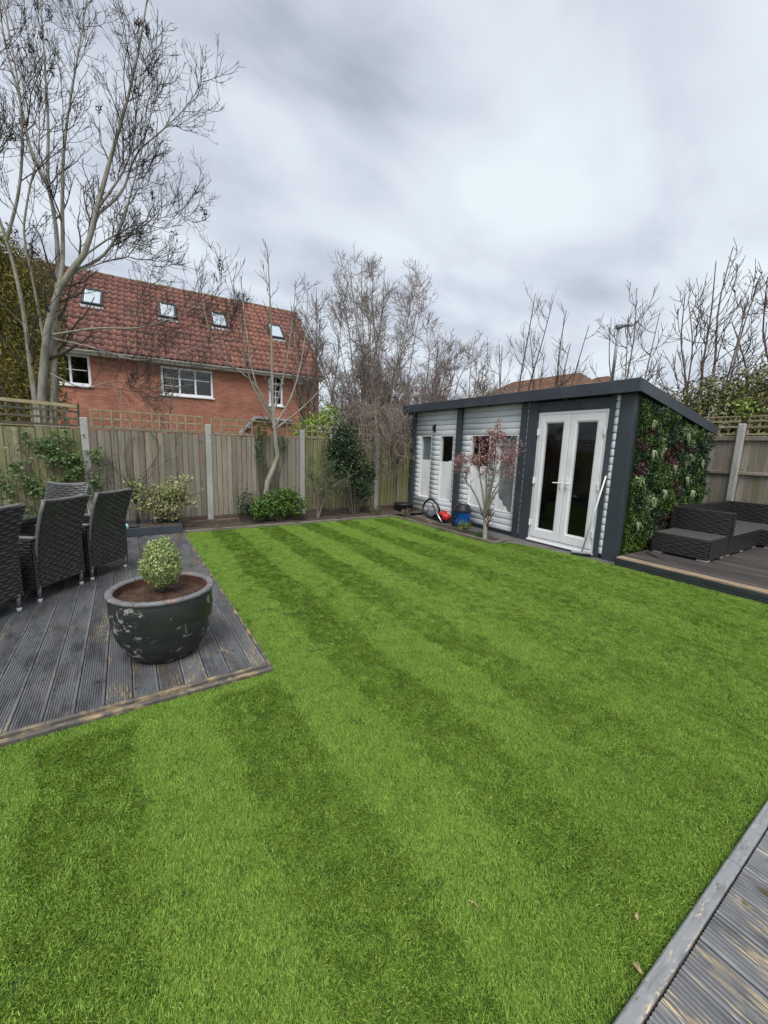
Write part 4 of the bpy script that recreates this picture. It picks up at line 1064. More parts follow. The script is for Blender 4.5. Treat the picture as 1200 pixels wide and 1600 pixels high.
# ================================================================== WICKER DINING SET
def dining_chair(label):
    t = empty('dining_chair', label, 'chair', (0, 0, 0), 0, 'wicker dining chairs')
    Z0, Z1 = .13, .95; hh = Z1 - Z0
    def S(sign, off):
        def fn(U, V):
            tt = V / hh; hw = .232 + .022 * tt
            xx = (U / .5 * 2 - 1) * hw * sign
            z = Z0 + V + .018 * (xx / hw) ** 2 * tt
            y = -.10 * np.clip((tt - .30) / .70, 0, 1) ** 1.6 - .05 * (xx / hw) ** 2 * tt ** 2 + .035 * (1 - (xx / hw) ** 2) * .4 + off
            N_ = np.zeros(U.shape + (3,)); N_[..., 1] = 1 if sign < 0 else -1
            return np.stack([xx, y, z], -1), N_
        return fn
    back = weave_join('backrest', [weave_vf(S(1, 0.0), .5, hh, .029, .05, .0085, .36), weave_vf(S(-1, .035), .5, hh, .029, .05, .007)], 'ratan', t)
    top = [(x_, -.10 - .05 * (x_ / .254) ** 2 + .03, Z1 + .004 + .018 * (x_ / .254) ** 2) for x_ in np.linspace(-.255, .255, 13)]
    mb = MB(); mb.tube(top, .017, 8)
    for sg in (-1, 1):
        mb.tube([(sg * (.232 + .022 * q), -.10 * max(0, (q - .3) / .7) ** 1.6 - .05 * q * q + .018, Z0 + hh * q + .018 * q) for q in np.linspace(0, 1, 9)], .017, 8)
    mb.build('back_rim', 'ratan_rim', t, True)
    weave_box('seat', (-.235, .03, .13), (.235, .52, .43), 'ratan', t, .029, .05, True, .007)
    for sg in (-1, 1):
        x0, x1 = (-.285, -.238) if sg < 0 else (.238, .285)
        arm = weave_box('arm', (x0, .0, .13), (x1, .53, .615), 'ratan', t, .029, .05, False, .007)
        mb = MB(); mb.box((x0 - .004, -.02, .615), (x1 + .004, .545, .638), .008); mb.build('arm_top', 'ratan_rim', arm)
    for (xx, yy) in ((-.245, .01), (.245, .01), (-.25, .5), (.25, .5)):
        mb = MB(); mb.tube([(xx, yy, .035), (xx, yy, .16)], [.015, .018], 8); lg_ = mb.build('leg', 'ratan_rim', t, True)
        mb = MB(); mb.tube([(xx, yy, 0.0), (xx, yy, .036)], [.0185, .0185], 10); mb.build('foot_cap', 'alu', lg_, True)
    return t
ch0 = dining_chair('wicker dining chair nearest the glazed pot, last in the row, its back turned')
def place(o, x, y, ax, ay, label=None):
    """ax, ay: where the chair faces"""
    o.location = (x, y, DZ); o.rotation_euler = (0, 0, math.atan2(ay, ax) - math.pi / 2)
    if label: o['label'] = label
place(ch0, -.207, 5.44, -.78, .62)
c = copy_tree(ch0); place(c, -.59, 4.93, -.81, .58, 'middle wicker dining chair of the row, its back turned')
c = copy_tree(ch0); place(c, -1.0, 4.36, -.80, .60, 'wicker dining chair cut off by the left edge of the photo')
c = copy_tree(ch0); place(c, -.70, 6.44, -.55, -.83, 'wicker dining chair at the far head of the glass table')
tb = empty('dining_table', 'wicker dining table with pale green glass top behind the chairs', 'table', (-1.38, 5.40, DZ), math.atan2(.8, .6))
bx('tabletop_frame', (-.86, -.46, .66), (.86, .46, .715), 'ratan', tb, .01)
bx('glass_top', (-.90, -.5, .718), (.90, .5, .728), 'table_glass', tb, .003)
for sx in (-1, 1):
    for sy in (-1, 1): weave_box('leg', (sx * .80 - .045, sy * .40 - .045, 0), (sx * .80 + .045, sy * .40 + .045, .66), 'ratan', tb, .036, .03, False)

# ================================================================== GLAZED POT AND TOPIARY
PX, PY = .180, 3.20
pt = empty('plant_pot', 'large black glazed pot with peeling paint and soil on the deck', 'pot', (PX, PY, DZ))
R_, Hh_ = .365, .45
prof = [(.02, 0), (.205, 0), (.222, .012), (.245, .04), (.282, .10), (.312, .17), (.330, .25), (.338, .33), (.336, .40), (.327, .425)]
ZS = 1.10
mb = MB(); mb.lathe([(a, b_ * ZS) for a, b_ in prof], 64); mb.build('body', 'pot', pt, True)
mb = MB(); mb.lathe([(a, b_ + .042) for a, b_ in [(.325, .424), (.335, .428), (.346, .433), (.350, .443), (.347, .453), (.338, .458), (.314, .458), (.304, .453), (.300, .442)]], 64); mb.build('rim', 'pot_rim', pt, True)
mb = MB(); mb.lathe([(.3005, .486), (.302, .44), (.297, .40), (.28, .33)], 48); mb.build('inner_wall', 'pot_inner', pt, True)
n = 48; v = [(0, 0, .455)]; f = []
for r_i in range(1, 9):
    for i in range(n):
        a = 2 * math.pi * i / n; rr = .301 * r_i / 8
        v.append((rr * math.cos(a), rr * math.sin(a), .428 + .02 * (1 - r_i / 8) + random.uniform(-.011, .011)))
f += [(0, 1 + i, 1 + (i + 1) % n) for i in range(n)]
for r_i in range(7):
    for i in range(n): f.append((1 + r_i * n + i, 1 + (r_i + 1) * n + i, 1 + (r_i + 1) * n + (i + 1) % n, 1 + r_i * n + (i + 1) % n))
obj('soil', v, f, 'soil', pt, True)
tp = empty('topiary_bush', 'small egg shaped variegated box topiary growing in the glazed pot', 'topiary', (PX + .005, PY + .03, DZ + .445))
n = 8000
d = RNG.normal(0, 1, (n, 3)); d /= np.linalg.norm(d, axis=1, keepdims=True)
rr = (.55 + .45 * RNG.uniform(0, 1, n) ** .5) * (1 + .05 * RNG.normal(0, 1, n))
eg = np.where(d[:, 2] > 0, .215, .14); wx = np.where(d[:, 2] > 0, 1 - .12 * d[:, 2], 1 - .0 * d[:, 2]) * .134
Cc = np.stack([d[:, 0] * wx * rr, d[:, 1] * wx * rr, .19 + d[:, 2] * eg * rr], 1)
Cc += .008 * np.sin(Cc[:, [1, 2, 0]] * 55) + .006 * d * np.sin(Cc[:, [2]] * 31 + Cc[:, [0]] * 43)
leaves('foliage', Cc, d, .019, 'leaf_box', tp, asp=.55, jit=.55)
P0, R0 = limbs_to_arrays([([(0, 0, 0), (.008, 0, .10), (0, .005, .22)], .017, .010)], 6)
P1, R1 = grow(P0, R0, 26, .15, 1, 42, .10, 5, .2, .12, .5, .003)
branch_mesh('stem', [(P0, R0, 8), (P1, R1, 4)], 'twig_dark', tp)

# ================================================================== RATTAN MODULAR SOFA
def sofa_feet(parent, spots):
    for (x_, y_) in spots: bx('foot', (x_ - .065, y_ - .065, -.036), (x_ + .065, y_ + .065, 0), 'white_plastic', parent, .006)
FT = RZ + .036
def seat_slats(parent, x0, x1, y0, y1, z, along='x'):
    n = max(3, round(((y1 - y0) if along == 'x' else (x1 - x0)) / .075))
    for i in range(n):
        if along == 'x':
            w_ = (y1 - y0) / n; bx('slat', (x0, y0 + i * w_ + .003, z - .012), (x1, y0 + (i + 1) * w_ - .003, z), 'slat_seat', parent, .003)
        else:
            w_ = (x1 - x0) / n; bx('slat', (x0 + i * w_ + .003, y0, z - .012), (x0 + (i + 1) * w_ - .003, y1, z), 'slat_seat', parent, .003)
ot = empty('ottoman', 'low square rattan footstool at the front end of the modular sofa', 'footstool', (6.90, 2.04, FT))
weave_box('base', (0, 0, 0), (.70, .74, .272), 'ratan_dark', ot, .036, .09, False)
bx('top_frame', (-.006, -.006, .272), (.706, .746, .288), 'ratan_dark', ot, .006)
seat_slats(ot, .02, .68, .02, .72, .296)
sofa_feet(ot, ((.09, .08), (.09, .66), (.61, .08), (.61, .66)))
sA = empty('sofa', 'black rattan sofa section with end arm against the leafy wall', 'sofa', (7.62, 2.04, FT))
weave_box('base', (0, 0, 0), (1.46, .76, .272), 'ratan_dark', sA, .036, .09, False)
seat_slats(sA, .13, 2.3, .0, .66, .285)
weave_box('arm', (0, -.004, .27), (.125, .70, .625), 'ratan_dark', sA, .036, .09, True)
bx('arm_cap', (-.006, -.01, .626), (.131, .701, .642), 'ratan_dark', sA, .004)
weave_box('backrest', (0, .705, .27), (2.42, .80, .625), 'ratan_dark', sA, .036, .09, True)
bx('back_cap', (-.006, .702, .626), (2.42, .806, .642), 'ratan_dark', sA, .004)
sofa_feet(sA, ((.12, .08), (.75, .08), (1.35, .08), (.12, .7), (1.35, .7)))
sB = empty('sofa', 'black rattan sofa section along the brown fence at right edge', 'sofa', (9.09, 0.0, FT))
weave_box('base', (0, 0, 0), (.86, 2.83, .272), 'ratan_dark', sB, .036, .09, False)
seat_slats(sB, .0, .84, -.0, 2.03, .285, 'x')
weave_box('backrest', (.86, 0, .0), (.95, 2.84, .625), 'ratan_dark', sB, .036, .09, True)
bx('back_cap', (.854, 0, .626), (.956, 2.84, .642), 'ratan_dark', sB, .004)
sofa_feet(sB, ((.08, .1), (.08, 1.0), (.08, 1.9)))
v, f = boxvf((0, 0, 0), (.33, .03, .012), .003)
o = obj('timber_offcut', v, f, 'fascia_dark', None, False, (6.55, 2.50, RZ + .004)); o.rotation_euler = (0, 0, rad(52)); tag(o, 'short dark timber stick lying on the deck by the leafy wall', 'stick')

# ================================================================== THINGS BY THE GARDEN ROOM
# wet and dry vacuum: blue drum, black motor head, castors
vc = empty('vacuum_cleaner', 'blue drum vacuum cleaner with black motor head by the cladding', 'vacuum cleaner', (6.03, 6.10, -.008))
mb = MB(); mb.lathe([(.0, .05), (.155, .05), (.165, .07), (.185, .33), (.188, .335)], 32); mb.build('drum', 'blue_plastic', vc, True)
mb = MB(); mb.lathe([(.196, .328), (.20, .345), (.198, .37), (.175, .395), (.16, .45), (.13, .485), (.0, .495)], 32); mb.build('motor_head', 'black_plastic', vc, True)
mb = MB(); mb.tube([(-.0, -.10, .48), (0, -.09, .53), (0, 0, .545), (0, .09, .53), (0, .10, .48)], .014, 8); mb.build('handle', 'grey_plastic', vc, True)
for sg in (-1, 1):
    mb = MB(); mb.box((-.205, sg * .05 - .02, .25), (-.18, sg * .05 + .02, .36), .006); mb.build('latch', 'black_plastic', vc)
for i in range(4):
    a = rad(45 + 90 * i); mb = MB(); cx_, cy_ = .18 * math.cos(a), .18 * math.sin(a)
    mb.tube([(cx_ - .012, cy_, .028), (cx_ + .012, cy_, .028)], .028, 12); mb.box((cx_ - .03, cy_ - .03, .05), (cx_ + .03, cy_ + .03, .075), .006); mb.build('castor', 'black_plastic', vc)
mb = MB(); mb.tube([(-.19, .02, .20), (-.23, .03, .20)], .035, 12); mb.build('inlet', 'black_plastic', vc)
# hose in a loop, lying against the wall
hp = []
for i in range(44):
    a = rad(-60 + 310 * i / 43); hp.append((6.06 + .03 * math.sin(a * 2), 7.18 + .30 * math.cos(a), .235 + .21 * math.sin(a)))
hp = [(6.0, 6.35, .05), (5.98, 6.62, .035), (6.0, 6.9, .03)] + hp + [(6.0, 6.70, .18), (5.93, 6.55, .05)]
P = smooth_pl(hp, 150); mb = MB(); mb.tube(P, [.024 + .003 * (i % 2) for i in range(150)], 10)
o = mb.build('vacuum_hose', 'black_plastic', None, False); tag(o, 'black corrugated vacuum hose coiled in a loop against the cladding', 'hose')
mb = MB(); mb.tube([(5.97, 7.02, .34), (5.90, 6.78, .18), (5.83, 6.52, .03)], [.021, .020, .018], 10)
o = mb.build('vacuum_wand', 'chrome', None, True); tag(o, 'metal vacuum wand leaning across the coiled black hose', 'vacuum wand')
gb_ = empty('grey_bucket', 'round grey bucket standing inside the coil of black hose', 'bucket', (6.17, 7.22, -.008))
mb = MB(); mb.lathe([(0, 0), (.10, .005), (.135, .04), (.155, .12), (.15, .20), (.12, .26), (.06, .29), (.0, .30)], 28); mb.build('body', 'grey_plastic', gb_, True)
mb = MB(); mb.lathe([(.150, .188), (.160, .195), (.156, .208), (.146, .212)], 28); mb.build('rim', 'grey_plastic', gb_, True)
bl = empty('leaf_blower', 'small red and black garden power tool beside the blue drum', 'power tool', (5.98, 6.62, 0))
mb = MB(); mb.tube([(0, .14, .13), (0, .10, .14), (0, 0, .14), (0, -.12, .125), (0, -.16, .12)], [.04, .085, .10, .085, .05], 16); mb.build('body', 'red_plastic', bl, True)
mb = MB(); mb.tube([(0, .10, .21), (0, .05, .255), (0, -.05, .255), (0, -.10, .20)], .016, 8); mb.build('handle', 'red_plastic', bl, True)
mb = MB(); mb.lathe([(.0, .0), (.07, .0), (.075, .02), (.06, .05)], 16); o = mb.build('foot', 'black_plastic', bl, True)
mb = MB(); mb.tube([(-.10, .0, .14), (-.115, 0, .14)], .05, 16); mb.build('fan_cover', 'black_plastic', bl, False)
# low black tub and the pole lamp in the corner
tbx = empty('black_tub', 'low round black tub in the corner by the garden room post', 'tub', (5.92, 8.10, .03))
mb = MB(); mb.lathe([(0, 0), (.20, 0), (.22, .02), (.235, .17), (.25, .185), (.25, .205), (.232, .21), (.21, .18), (.0, .17)], 28); mb.build('body', 'black_plastic', tbx, True)
mb = MB(); mb.lathe([(.252, .17), (.258, .185), (.258, .2), (.252, .207)], 28); mb.build('rim', 'black_plastic', tbx, True)
pl = empty('garden_torch', 'black lantern on a thin stake against the corner fence', 'garden light', (5.80, 8.28, .03))
mb = MB(); mb.tube([(0, 0, 0), (0, 0, 1.28)], .011, 8); mb.build('stake', 'black_plastic', pl)
mb = MB(); mb.lathe([(.01, 1.18), (.03, 1.22), (.05, 1.30), (.085, 1.38), (.085, 1.42)], 14); mb.build('lantern', 'black_plastic', pl, True)
mb = MB(); mb.lathe([(.115, 1.415), (.118, 1.43), (.09, 1.465), (.03, 1.49), (.0, 1.495)], 14); mb.build('lantern_cap', 'black_plastic', pl, True)
mb = MB(); mb.tube([(-.03, -.03, 1.24), (-.10, -.05, 1.30), (-.14, -.05, 1.38)], .012, 6); mb.tube([(.0, 0, 1.12), (-.02, -.03, 1.05)], .02, 6); mb.build('bracket', 'black_plastic', pl, True)
# broom leaning on the door post
br = empty('broom', 'white handled broom leaning between the doors and the corner post', 'broom', (6.13, 3.45, 0))
mb = MB(); mb.tube([(0, 0, .06), (.09, -.19, 1.30)], [.014, .012], 10); mb.build('handle', 'white_plastic', br, True)
mb = MB(); mb.box((-.03, -.14, .025), (.03, .16, .062), .01, Matrix.Rotation(rad(38), 4, 'Z')); mb.build('head', 'grey_plastic', br)
mb = MB()
Tm = Matrix.Rotation(rad(38), 4, 'Z')
for i in range(24):
    for j in range(4):
        p = Tm @ Vector((-.022 + j * .0147, -.13 + i * .0122, .03)); q = Tm @ Vector((-.022 + j * .0147 + random.uniform(-.01, .01), -.13 + i * .0122 + random.uniform(-.008, .008), -.008)); mb.tube([p, q], .004, 4, False)
stuff(mb.build('bristles', 'black_plastic', br))
# two pale canes leaning inside the glass door
for i, (y_, z1, lb) in enumerate(((4.30, 1.0, 'long pale cane leaning inside behind the left door glass'), (4.33, .55, 'short pale cane leaning inside behind the left door glass'))):
    mb = MB(); mb.tube([(6.60, y_ - .25, .04), (6.75, y_, z1)], .016, 8); o = mb.build('cane', 'dry_leaf', None, True); tag(o, lb, 'cane')
# planter box with an ornament
pb = empty('planter_box', 'dark grey timber planter at the far end of the dining deck', 'planter', (-1.6, 7.46, 0))
bx('front_board', (0, 0, .05), (2.38, .028, .185), 'anthracite', pb, .004)
bx('side_board', (2.352, .03, .05), (2.38, .56, .185), 'anthracite', pb, .004)
bx('back_board', (0, .562, .05), (2.38, .59, .22), 'anthracite', pb, .004)
bx('cap', (2.15, .42, .225), (2.40, .62, .30), 'edging', pb, .004)
bx('soil', (0.0, .03, .05), (2.35, .56, .155), 'bed_soil', pb)
orn = empty('garden_ornament', 'small white and turquoise ornament on the planter soil', 'ornament', (-.09, 7.60, .155))
mb = MB(); mb.lathe([(0, 0), (.085, .0), (.10, .03), (.085, .075), (.045, .10), (0, .105)], 20); mb.build('shell', 'white_plastic', orn, True)
for sg in (-1, 1):
    mb = MB(); mb.lathe([(.0, 0), (.035, .004), (.045, .016), (.04, .022), (0, .024)], 14); o = mb.build('eye_ring', 'teal_plastic', orn, True)
    o.rotation_euler = (rad(80), 0, 0); o.location = (sg * .05 - .01, -.082, .042)
    mb = MB(); mb.lathe([(0, .0), (.024, .002), (.02, .008), (0, .010)], 12); o2 = mb.build('eye', 'black_plastic', o, True); o2.location = (0, 0, .022)
mb = MB(); mb.box((.09, -.04, 0), (.24, .05, .055), .015); mb.build('black_base', 'black_plastic', orn)
# small litter on the lawn
for (x_, y_, s_, rz_, lb) in ((1.40, .445, .012, .4, 'curled pale dry leaf on the lawn near the deck corner'), (1.25, .372, .015, 1.2, 'pale dry leaf lying against the grey deck trim')):
    V = [(-s_, -s_ * .5, .0), (s_, -s_ * .4, .006), (s_ * .9, s_ * .5, .002), (-s_ * .8, s_ * .45, .008), (0, 0, .016)]
    o = obj('dry_leaf', V, [(0, 1, 4), (1, 2, 4), (2, 3, 4), (3, 0, 4)], 'dry_leaf', None, False, (x_, y_, .026)); o.rotation_euler = (0, 0, rz_); tag(o, lb, 'leaf')
for (a, b_, lb) in (((.935, .79, .026), (.95, .755, .025), 'small pale twig lying on the near lawn'), ((3.12, 2.37, .026), (3.17, 2.352, .027), 'small pale twig lying in the middle of the lawn')):
    mb = MB(); mb.tube([a, tuple((a[i] + b_[i]) / 2 + (.006 if i == 0 else 0) for i in range(3)), b_], .0018, 5); o = mb.build('twig', 'dry_leaf'); tag(o, lb, 'twig')
# ================================================================== TREES
def tree(name, label, limbs, levels, mat_trunk, mat_twig, group=None, K=14, sides=8, cat='tree'):
    """limbs: (polyline, r0, r1); levels: dicts for grow()"""
    base = limbs[0][0][0]
    t = empty(name, label, cat, (base[0], base[1], 0), 0, group)
    off = np.array([base[0], base[1], 0.0])
    P0, R0 = limbs_to_arrays(limbs, K); P0 = P0 - off
    if name == 'ash_tree': R0 = R0 * np.linspace(.74, .5, K)[None]
    branch_mesh('trunk', [(P0, R0, sides)], mat_trunk, t)
    lv = []; P, R = P0, R0
    allp = [P0]
    for q, kw in enumerate(levels):
        P, R = grow(P, R, **kw); lv.append((P, R, 5 if q == 0 else (4 if q == 1 else 3))); allp.append(P)
    branch_mesh('crown', lv, mat_twig, t)
    return t, allp

# --- tall pale ash at left, its limbs set out one by one
A_ = [([(-1.30, 9.9, 0), (-1.26, 9.9, 1.2), (-1.23, 9.9, 2.1), (-1.11, 9.8, 3.02), (-0.95, 9.7, 3.79), (-0.73, 9.6, 4.35), (-0.4, 9.5, 4.82), (-0.16, 9.4, 5.58), (0.2, 9.3, 6.77), (0.43, 9.2, 7.49), (0.66, 9.1, 8.39), (0.85, 9.0, 9.33)], .135, .018),
      ([(-1.36, 9.95, 0), (-1.32, 9.9, 2.09), (-1.33, 9.84, 2.99), (-1.34, 9.78, 3.84), (-1.43, 9.72, 4.72), (-1.5, 9.66, 5.12), (-1.72, 9.6, 5.91), (-1.9, 9.6, 7.2)], .085, .02),
      ([(-1.20, 9.98, 1.0), (-1.05, 9.95, 2.3), (-0.99, 9.9, 3.05), (-0.9, 10.03, 4.0), (-0.84, 10.16, 4.6), (-0.83, 10.29, 5.75), (-0.88, 10.41, 6.17), (-0.82, 10.54, 7.26), (-0.8, 10.67, 8.37), (-0.79, 10.8, 9.56)], .10, .018),
      ([(-0.86, 10.38, 6.12), (-1.08, 10.48, 6.7), (-1.21, 10.65, 7.67), (-1.34, 10.82, 8.41), (-1.41, 11.0, 9.48)], .05, .015),
      ([(-0.80, 9.65, 4.25), (-0.74, 9.95, 4.79), (-0.68, 10.12, 5.84), (-0.59, 10.24, 6.87), (-0.41, 10.36, 7.94), (-0.17, 10.48, 9.16), (-0.02, 10.6, 10.03)], .055, .015),
      ([(-0.18, 9.42, 5.5), (0.24, 9.37, 6.01), (0.52, 9.24, 6.67), (0.92, 9.11, 7.12), (1.22, 8.99, 7.45), (1.42, 8.86, 7.66), (1.55, 8.75, 7.8), (1.57, 8.7, 8.0)], .034, .006),
      ([(-1.09, 9.78, 3.2), (-1.12, 9.7, 3.86), (-1.16, 9.6, 4.45), (-1.19, 9.5, 4.91), (-1.06, 9.4, 5.58), (-0.87, 9.3, 6.26), (-.8, 9.2, 7.2)], .036, .012),
      ([(-1.02, 9.75, 3.42), (-0.3, 9.62, 3.64), (0.42, 9.44, 3.75), (1.08, 9.26, 4.07), (1.53, 9.08, 4.38), (1.87, 8.9, 4.76)], .03, .008),
      ([(-1.05, 9.78, 3.39), (-0.32, 9.64, 3.28), (0.34, 9.48, 3.14), (0.71, 9.32, 3.2), (1.4, 9.16, 3.52), (2.12, 9.0, 3.99)], .026, .007),
      ([(-0.68, 9.6, 4.45), (-0.06, 9.56, 4.99), (0.22, 9.42, 5.5), (0.39, 9.28, 6.02), (0.63, 9.14, 6.86), (0.91, 9.0, 7.78)], .04, .01),
      ([(-0.16, 9.4, 5.58), (0.37, 9.27, 6.52), (0.56, 9.13, 7.42), (0.69, 9.0, 8.15)], .032, .01),
      ([(-0.40, 9.5, 4.82), (0.05, 9.35, 5.21), (0.48, 9.2, 5.5), (0.85, 9.05, 5.65), (1.2, 8.9, 5.85)], .026, .006),
      ([(-0.66, 9.6, 4.45), (-0.12, 9.45, 4.77), (0.30, 9.3, 4.92), (0.58, 9.15, 4.85), (0.78, 9.0, 4.72)], .022, .005),
      ([(-1.45, 9.7, 4.85), (-1.2, 9.5, 5.6), (-1.05, 9.3, 6.6), (-1.1, 9.2, 7.8), (-1.2, 9.1, 9.0)], .035, .012),
      ([(-1.55, 9.64, 5.3), (-1.5, 9.9, 6.4), (-1.7, 10.2, 7.6), (-1.75, 10.3, 9.0)], .035, .012),
      ([(-1.05, 9.78, 2.75), (-0.6, 9.7, 2.55), (0.0, 9.5, 2.72), (0.6, 9.3, 2.62), (1.3, 9.1, 2.75)], .018, .005)]
ash, ap = tree('ash_tree', 'tall bare ash tree with pale multiple trunks and hanging seed clusters', A_,
   [dict(n=15, tmin=.22, tmax=1.0, ang=44, length=1.2, K=8, trop=.85, wob=.14, rfac=.42, rmin=.006),
    dict(n=8, tmin=.15, tmax=1.0, ang=50, length=.55, K=6, trop=.75, wob=.14, rfac=.5, rmin=.0044),
    dict(n=3, tmin=.3, tmax=1.0, ang=48, length=.2, K=4, trop=.5, wob=.14, rfac=.65, rmin=.0038)], 'bark_ash', 'twig_ash', K=26, sides=10)
tips = ap[2][:, -1]; tips = tips[RNG.choice(len(tips), 70, replace=False)]
for (q, tpnt) in enumerate(tips[:46]):
    n = int(RNG.integers(14, 34)); L_ = RNG.uniform(.10, .26)
    Cc = tpnt + np.stack([RNG.normal(0, .028, n), RNG.normal(0, .028, n), -RNG.uniform(0, L_, n)], 1)
    sc_ = leaves('seed_cluster', Cc, RNG.normal(0, 1, (n, 3)), .065, 'keys', ash, asp=.28, droop=2.5); stuff(sc_)

# --- small pale-trunked tree in the back bed
T2 = [([(2.40, 8.15, 0.02), (2.42, 8.15, .5), (2.50, 8.15, .98), (2.66, 8.15, 1.25), (2.64, 8.15, 1.66), (2.59, 8.15, 2.17), (2.58, 8.15, 2.8), (2.57, 8.15, 3.52), (2.55, 8.15, 4.35), (2.51, 8.15, 5.3)], .062, .005),
      ([(2.62, 8.15, 1.95), (2.1, 8.03, 2.85), (1.92, 7.92, 3.82), (1.67, 7.8, 4.78)], .022, .004),
      ([(2.59, 8.15, 2.11), (2.29, 8.27, 2.78), (2.15, 8.38, 3.74), (2.09, 8.5, 4.8)], .02, .004),
      ([(2.63, 8.15, 1.98), (3.0, 8.23, 2.6), (3.31, 8.32, 3.68), (3.44, 8.4, 5.0)], .024, .004),
      ([(2.64, 8.15, 1.92), (3.14, 8.07, 2.34), (3.61, 7.98, 2.89), (3.78, 7.9, 3.42)], .02, .004),
      ([(2.59, 8.15, 2.17), (2.78, 8.0, 3.05), (2.89, 7.85, 3.99), (2.91, 7.7, 4.64)], .018, .004),
      ([(2.59, 8.15, 2.17), (2.3, 8.09, 2.64), (1.54, 8.02, 3.28), (1.32, 7.96, 3.92), (1.28, 7.9, 4.31)], .018, .004)]
tree('young_tree', 'slender bare tree with crooked pale trunk against the back fence', T2,
   [dict(n=11, tmin=.3, tmax=.98, ang=38, length=.62, K=6, trop=.35, wob=.08, rfac=.42, rmin=.0055),
    dict(n=3, tmin=.25, tmax=.95, ang=42, length=.22, K=4, trop=.4, wob=.1, rfac=.6, rmin=.0042)], 'bark_ash', 'twig_dark', K=20)

def fan(base, n, h, spread, r0, r1, lean=(0, 0), jit=.25, curve=.35, seed=0, clear=.0, drop=.30):
    r = np.random.default_rng(seed); out = []
    for i in range(n):
        a = 2 * math.pi * i / n + r.uniform(-.4, .4); q = r.uniform(.25, 1.0) if i else .08
        hh = h * (1.02 - drop * q * q) * r.uniform(.88, 1.03)
        ex, ey = math.cos(a) * spread * q + lean[0] * h, math.sin(a) * spread * q + lean[1] * h
        ps = []
        for k_ in range(6):
            s = k_ / 5; w_ = s ** (1 - curve) if s > 0 else 0
            ps.append((base[0] + ex * w_ * (1 if s > clear else .2) + r.normal(0, jit * .12) * (k_ > 0), base[1] + ey * w_ + r.normal(0, jit * .12) * (k_ > 0), (base[2] if len(base) > 2 else 0) + hh * s))
        out.append((ps, r0 * (1 - .4 * q), r1))
    return out
# --- tall twiggy tree in the middle with a wide fan of stems
tree('bare_tree', 'tall twiggy bare tree with many upright stems behind the back fence', fan((6.45, 10.6), 19, 7.3, 2.5, .046, .007, (0, 0), .5, .05, 3, 0, .52),
   [dict(n=18, tmin=.15, tmax=1.0, ang=38, length=1.3, K=8, trop=.6, wob=.17, rfac=.42, rmin=.0072),
    dict(n=10, tmin=.15, tmax=1.0, ang=42, length=.6, K=5, trop=.45, wob=.19, rfac=.6, rmin=.0052),
    dict(n=4, tmin=.2, tmax=1.0, ang=44, length=.2, K=4, trop=.3, wob=.15, rfac=.7, rmin=.0048)], 'twig_pale', 'twig_grey', 'bare trees beyond the fences', K=16, sides=7)
tree('bare_tree', 'broad rounded bare tree behind the left end of the garden room', fan((9.0, 11.6), 15, 5.7, 3.2, .046, .007, (0.02, 0), .6, .0, 5, 0, .45),
   [dict(n=17, tmin=.2, tmax=1.0, ang=40, length=1.25, K=7, trop=.45, wob=.17, rfac=.42, rmin=.0075),
    dict(n=10, tmin=.15, tmax=1.0, ang=42, length=.55, K=5, trop=.35, wob=.16, rfac=.6, rmin=.006),
    dict(n=3, tmin=.2, tmax=1.0, ang=44, length=.2, K=4, trop=.3, wob=.15, rfac=.7, rmin=.005)], 'twig_grey', 'twig_grey', 'bare trees beyond the fences', K=14, sides=7)
tree('bare_tree', 'bare tree of thin upright stems beside the gable of the brick house', fan((5.4, 12.6), 9, 6.3, 1.6, .05, .008, (-.02, 0), .5, .1, 8),
   [dict(n=12, tmin=.2, tmax=1.0, ang=32, length=1.1, K=6, trop=.5, wob=.12, rfac=.45, rmin=.009),
    dict(n=6, tmin=.2, tmax=1.0, ang=40, length=.5, K=5, trop=.4, wob=.15, rfac=.6, rmin=.006)], 'twig_grey', 'twig_dark', 'bare trees beyond the fences', K=12, sides=6)
tree('bare_tree', 'small hazy bare tree left of the two thin trees above the garden room', fan((14.0, 14.0), 10, 6.0, 2.2, .05, .01, (0, 0), .4, .05, 12),
   [dict(n=12, tmin=.2, tmax=1.0, ang=36, length=1.1, K=6, trop=.4, wob=.14, rfac=.45, rmin=.010),
    dict(n=6, tmin=.2, tmax=1.0, ang=40, length=.5, K=5, trop=.4, wob=.15, rfac=.6, rmin=.007)], 'twig_grey', 'twig_grey', 'bare trees beyond the fences', K=12, sides=6)
SPR = [dict(n=9, tmin=.3, tmax=.96, ang=60, length=1.5, K=9, trop=1.4, wob=.13, rfac=.5, rmin=.011),
       dict(n=4, tmin=.25, tmax=.96, ang=38, length=.6, K=6, trop=.6, wob=.1, rfac=.6, rmin=.008)]
tree('thin_tree', 'thin bare tree rising above the middle of the garden room roof, leftmost of two', fan((13, 11.0), 4, 7.5, 1.5, .06, .011, (0, -.10), .4, .15, 21), SPR, 'twig_dark', 'twig_dark', 'thin bare trees above the garden room', K=14, sides=6)
tree('thin_tree', 'thin vase shaped bare tree above the garden room roof, left of the lamp', fan((13, 9.1), 5, 7.1, 1.5, .06, .011, (0, -.02), .4, .12, 22), SPR, 'twig_dark', 'twig_dark', 'thin bare trees above the garden room', K=14, sides=6)
tree('thin_tree', 'thin bare tree with arching branches just behind the street lamp', fan((12.2, 6.15), 4, 6.3, 1.3, .05, .009, (0, 0), .4, .1, 23),
   [dict(n=10, tmin=.45, tmax=.96, ang=78, length=1.35, K=9, trop=1.6, wob=.14, rfac=.5, rmin=.010), dict(n=4, tmin=.3, tmax=.96, ang=40, length=.5, K=6, trop=.5, wob=.1, rfac=.6, rmin=.0075)], 'twig_grey', 'twig_dark', 'thin bare trees above the garden room', K=14, sides=6)
